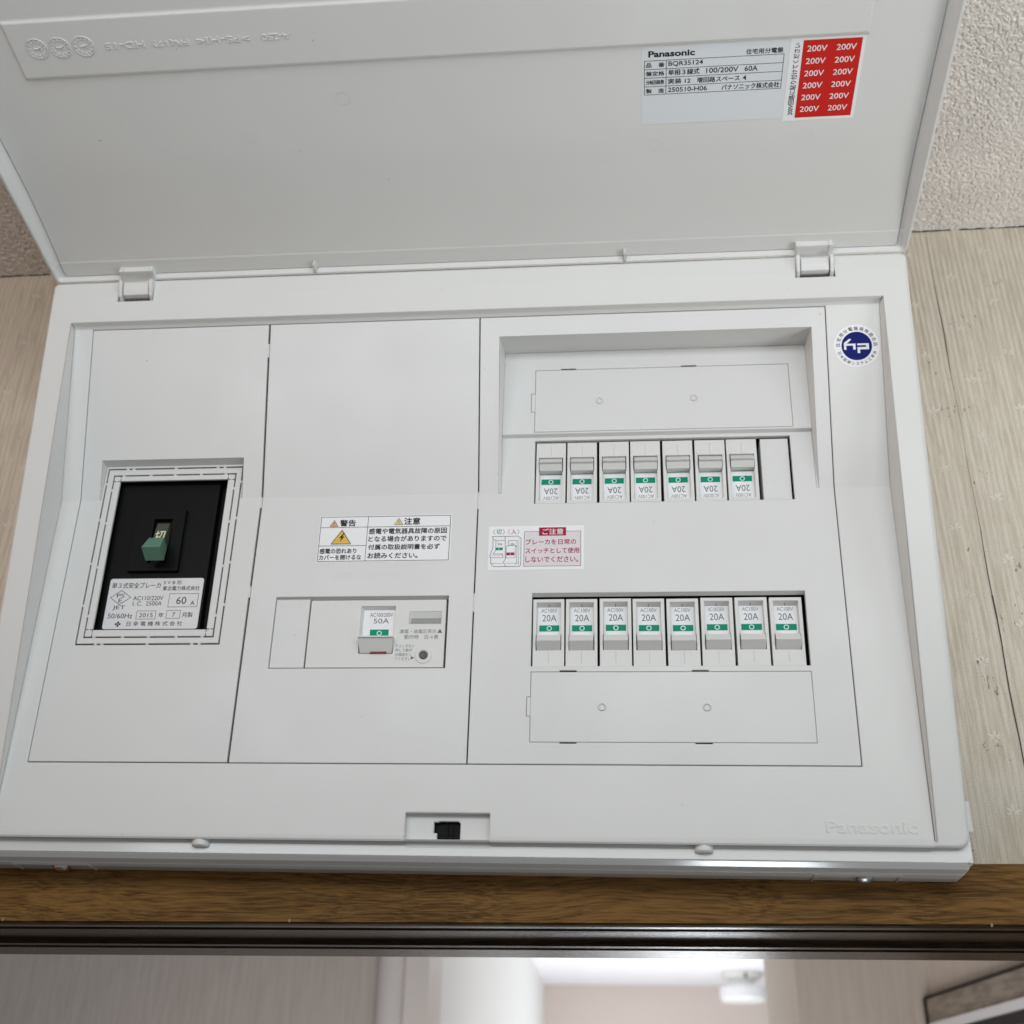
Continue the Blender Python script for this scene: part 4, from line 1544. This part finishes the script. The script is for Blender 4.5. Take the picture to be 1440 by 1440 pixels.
# ---------------- lid
def build_lid():
    mb = MB()
    LN = 306
    o = rrect(-129.2, 350.2, -2.6, LN, 3, 3)
    VS = (9.4, 10.0, 18, 26, 34, 42, 50, 58, 66)

    def nf(v):               # depth of the tray floor, shallow at the hinge side
        if v <= 9.4:
            return -2.7 - 1.2 * (v + 9) / 18.4
        if v <= 10.0:
            return -3.9 - .4 * (v - 9.4) / .6
        t = min(1, (v - 10) / 56)
        return -4.3 - 4.2 * (1.6 * t - .6 * t ** 3 if t < 1 else 1)

    def loop(ins, v0, fr):
        u0, u1, v1, r = -127.6 + ins, 348.6 - ins, LN - 2 - ins, 2.5
        p = rrect(u0, u1, v0, v1, min(r, 2.2), r)
        k = [q for q in p]
        right = [(u1, v) for v in VS]
        left = [(u0, v) for v in reversed(VS)]
        p = k[:12] + right + k[12:] + left
        return [PD(u, v, nf(v) * fr) for u, v in p]
    oo = lambda n, e: [PD(u, v, n) for u, v in (lambda k: k[:12] + [(k[11][0], v) for v in VS] + k[12:] + [(k[0][0], v) for v in reversed(VS)])(rrect(-129.2 + e, 350.2 - e, -2.6 + e, LN - e, 3, 3))]
    seq = [oo(-11, 0), oo(-.5, 0), oo(0, .4), loop(0, -1.0, 0), loop(.3, -.7, .35), loop(.8, -.5, .68), loop(1.4, -.4, .86), loop(2.4, -.2, .96), loop(3.8, 0.0, 1.0)]
    N = len(seq[0])
    for a, b in zip(seq, seq[1:]):
        for k in range(N):
            j = (k + 1) % N
            mb.poly([a[k], b[k], b[j], a[j]])
    mb.poly([PD(u, v, -11) for u, v in o])
    F_ = seq[-1]
    nV = len(VS)
    # bands of the floor between the hinge side and the free edge
    mb.poly(F_[0:12] + [F_[12], F_[N - 1]])
    for k in range(nV - 1):
        mb.poly([F_[12 + k], F_[13 + k], F_[N - 2 - k], F_[N - 1 - k]])
    mb.poly(F_[12 + nV - 1:N - nV + 1])
    PDr = PD

    def PDF(u, v, n=0):          # things on the tray floor
        return PDr(197 + (u - 197) * .993, v + 2.25 + (98 - v) * .007, n + 3.5)
    # raised moulded band near the free edge
    b0_ = [(-97.4, 120.6), (313.6, 120.6), (313.6, 152.4), (-97.4, 152.4)]
    b1_ = [(-96.0, 122.2), (312.2, 122.2), (312.2, 150.8), (-96.0, 150.8)]
    a = [PDF(u, v, -12.02) for u, v in b0_]
    b = [PDF(u, v, -10.9) for u, v in b1_]
    for k in range(4):
        j = (k + 1) % 4
        mb.poly([a[k], a[j], b[j], b[k]])
    mb.poly(b)
    # moulded date dials and upside-down moulding marks
    for cx in (-83.8, -72.2, -60.2):
        for k in range(28):
            t0_, t1_ = 6.28318 * k / 28, 6.28318 * (k + 1) / 28
            q = [(4.9, t0_), (5.3, t0_), (5.3, t1_), (4.9, t1_)]
            mb.hexa([PDF(cx + r * math.cos(t), 137.5 + r * math.sin(t), -10.9) for r, t in q], [PDF(cx + r * math.cos(t), 137.5 + r * math.sin(t), -10.6) for r, t in q], 1)
        for k in range(12):
            t = 6.28318 * k / 12
            x, y = cx + 3.9 * math.cos(t), 137.5 + 3.9 * math.sin(t)
            mb.box(PDF, x - .45, x + .45, y - .6, y + .6, -10.9, -10.6, 1)
        mb.box(PDF, cx - 1.8, cx + 1.8, 137.2, 137.8, -10.9, -10.6, 1)
        mb.box(PDF, cx + 1.0, cx + 1.8, 136.7, 138.3, -10.9, -10.6, 1)
    for s, u0, u1 in (('HD-15', -49.5, -30), ('FR(17)', -26, -8), ('>PS-HI<', -4, 22), ('A-250', 28, 42)):
        mb.text(PDF, s, u0, 135.2, u1, 138.4, -10.9, 1, rot=180, bold=.01, thick=.3)
    # ejector marks
    for u, v in ((6.7, 80), (110.3, 80.5), (-40, 72), (215, 64), (290, 66), (60, 100)):
        mb.lathe(PDF, u, v + 1, [(3.6, -12), (3.5, -11.93), (3.3, -11.93), (3.2, -12.0)], 0, 26, False)
    # stop ribs on the hinge-side wall
    for u in (24.4, 198.6):
        mb.box(PD, u - .6, u + .6, -1.2, 4.5, -9, 0)
    lid = part(mb, 'lid', [SHELL, SHELLT], smooth=False)

    # rating sticker
    m = MB()
    z = -11.9
    m.box(PDF, 208.2, 277.6, 77.4, 119.8, -12, z)
    n = z + .06
    g = (209.4, 275.3, 94.1, 112.7)
    m.frame(PDF, *g, .25, n, 1)
    for v in (108.0, 103.4, 98.7):
        m.rect(PDF, g[0], g[1], v - .12, v + .12, n + .01, 1)
    m.rect(PDF, 219.8, 220.05, g[2], g[3], n + .02, 1)
    T = lambda s, u0, v0, u1, v1, **k: m.text(PDF, s, u0, v0, u1, v1, n, 1, **k)
    T('Panasonic', 211.3, 114.4, 233.3, 117.7, bold=.034)
    T('住宅用分電盤', 257.3, 113.4, 274.6, 116.1, bold=.035)
    for s, v in (('品　番', 110.3), ('盤定格', 105.7), ('分岐回路数', 101.0), ('製　造', 96.3)):
        T(s, 210.3, v - 1.2, 219.0, v + 1.2, bold=.045)
    T('BQR35124', 220.9, 109.0, 237.3, 111.9, bold=.012)
    T('単相３線式', 220.9, 104.4, 235.8, 107.4, bold=.04)
    T('100/200V', 239.0, 104.5, 254.3, 107.3, bold=.012)
    T('60A', 257.2, 104.5, 263.4, 107.3, bold=.012)
    T('実装 12', 220.9, 99.7, 231.6, 102.5, bold=.04)
    T('増回路スペース', 234.8, 99.6, 255.2, 102.5, bold=.04)
    T('4', 256.6, 99.8, 258.4, 102.3, bold=.012)
    T('250510-H06', 220.9, 95.2, 239.8, 97.8, bold=.012)
    T('パナソニック株式会社', 246.8, 94.9, 274.4, 97.9, bold=.04)
    part(m, 'rating_sticker', [GREYLBL, INK], lid)

    # red 200V sticker
    m = MB()
    m.box(PDF, 277.7, 312.3, 75.6, 120.2, -12, z)
    m.rect(PDF, 283.6, 310.7, 77.2, 119.0, n, 1)
    m.text(PDF, '200V回路に貼り付けてください', 279.6, 78.9, 282.4, 117.6, n, 2, rot=90, bold=.03)
    for k in range(6):
        v = 114.6 - 6.53 * k
        for u in (290.3, 303.8):
            m.text(PDF, '200V', u - 4.6, v - 1.55, u + 4.6, v + 1.55, n + .05, 3, bold=.008)
    part(m, 'voltage_sticker', [PAPER, RED, INK, WINK], lid)

    # hinge arms
    for h in HINGES:
        m = MB()
        m.box(PD, h - 9.4, h + 9.4, -8.8, 4.9, -9, .05)
        m.box(PD, h - 9.9, h - 7.6, -9.1, 5.1, -9, .3)
        m.box(PD, h + 7.6, h + 9.9, -9.1, 5.1, -9, .3)
        for s in (-1, 1):           # curled cheeks running into the pocket
            pts = [(122.6, 3.0), (122.6, -9), (110.8, -9), (111.2, -2.4), (113.5, .6), (117.5, 2.2)]
            u0_, u1_ = (h + s * 8.9 - 1.0, h + s * 8.9 + 1.0)
            m.hexa([PF(u0_, v, k) for v, k in pts], [PF(u1_, v, k) for v, k in pts])
        part(m, 'hinge_arm', SHELL, lid)
    return lid


build_lid()
for h in HINGES:                    # fixed knuckles in the cover
    m = MB()
    pts = [(121.5, 1.4), (121.5, -12), (113.6, -12), (113.4, -2.0), (114.2, .4), (117.6, 1.4)]
    m.prism(PF, pts, h - 7.4, h + 7.4)
    part(m, 'hinge_knuckle', SHELL, cover)
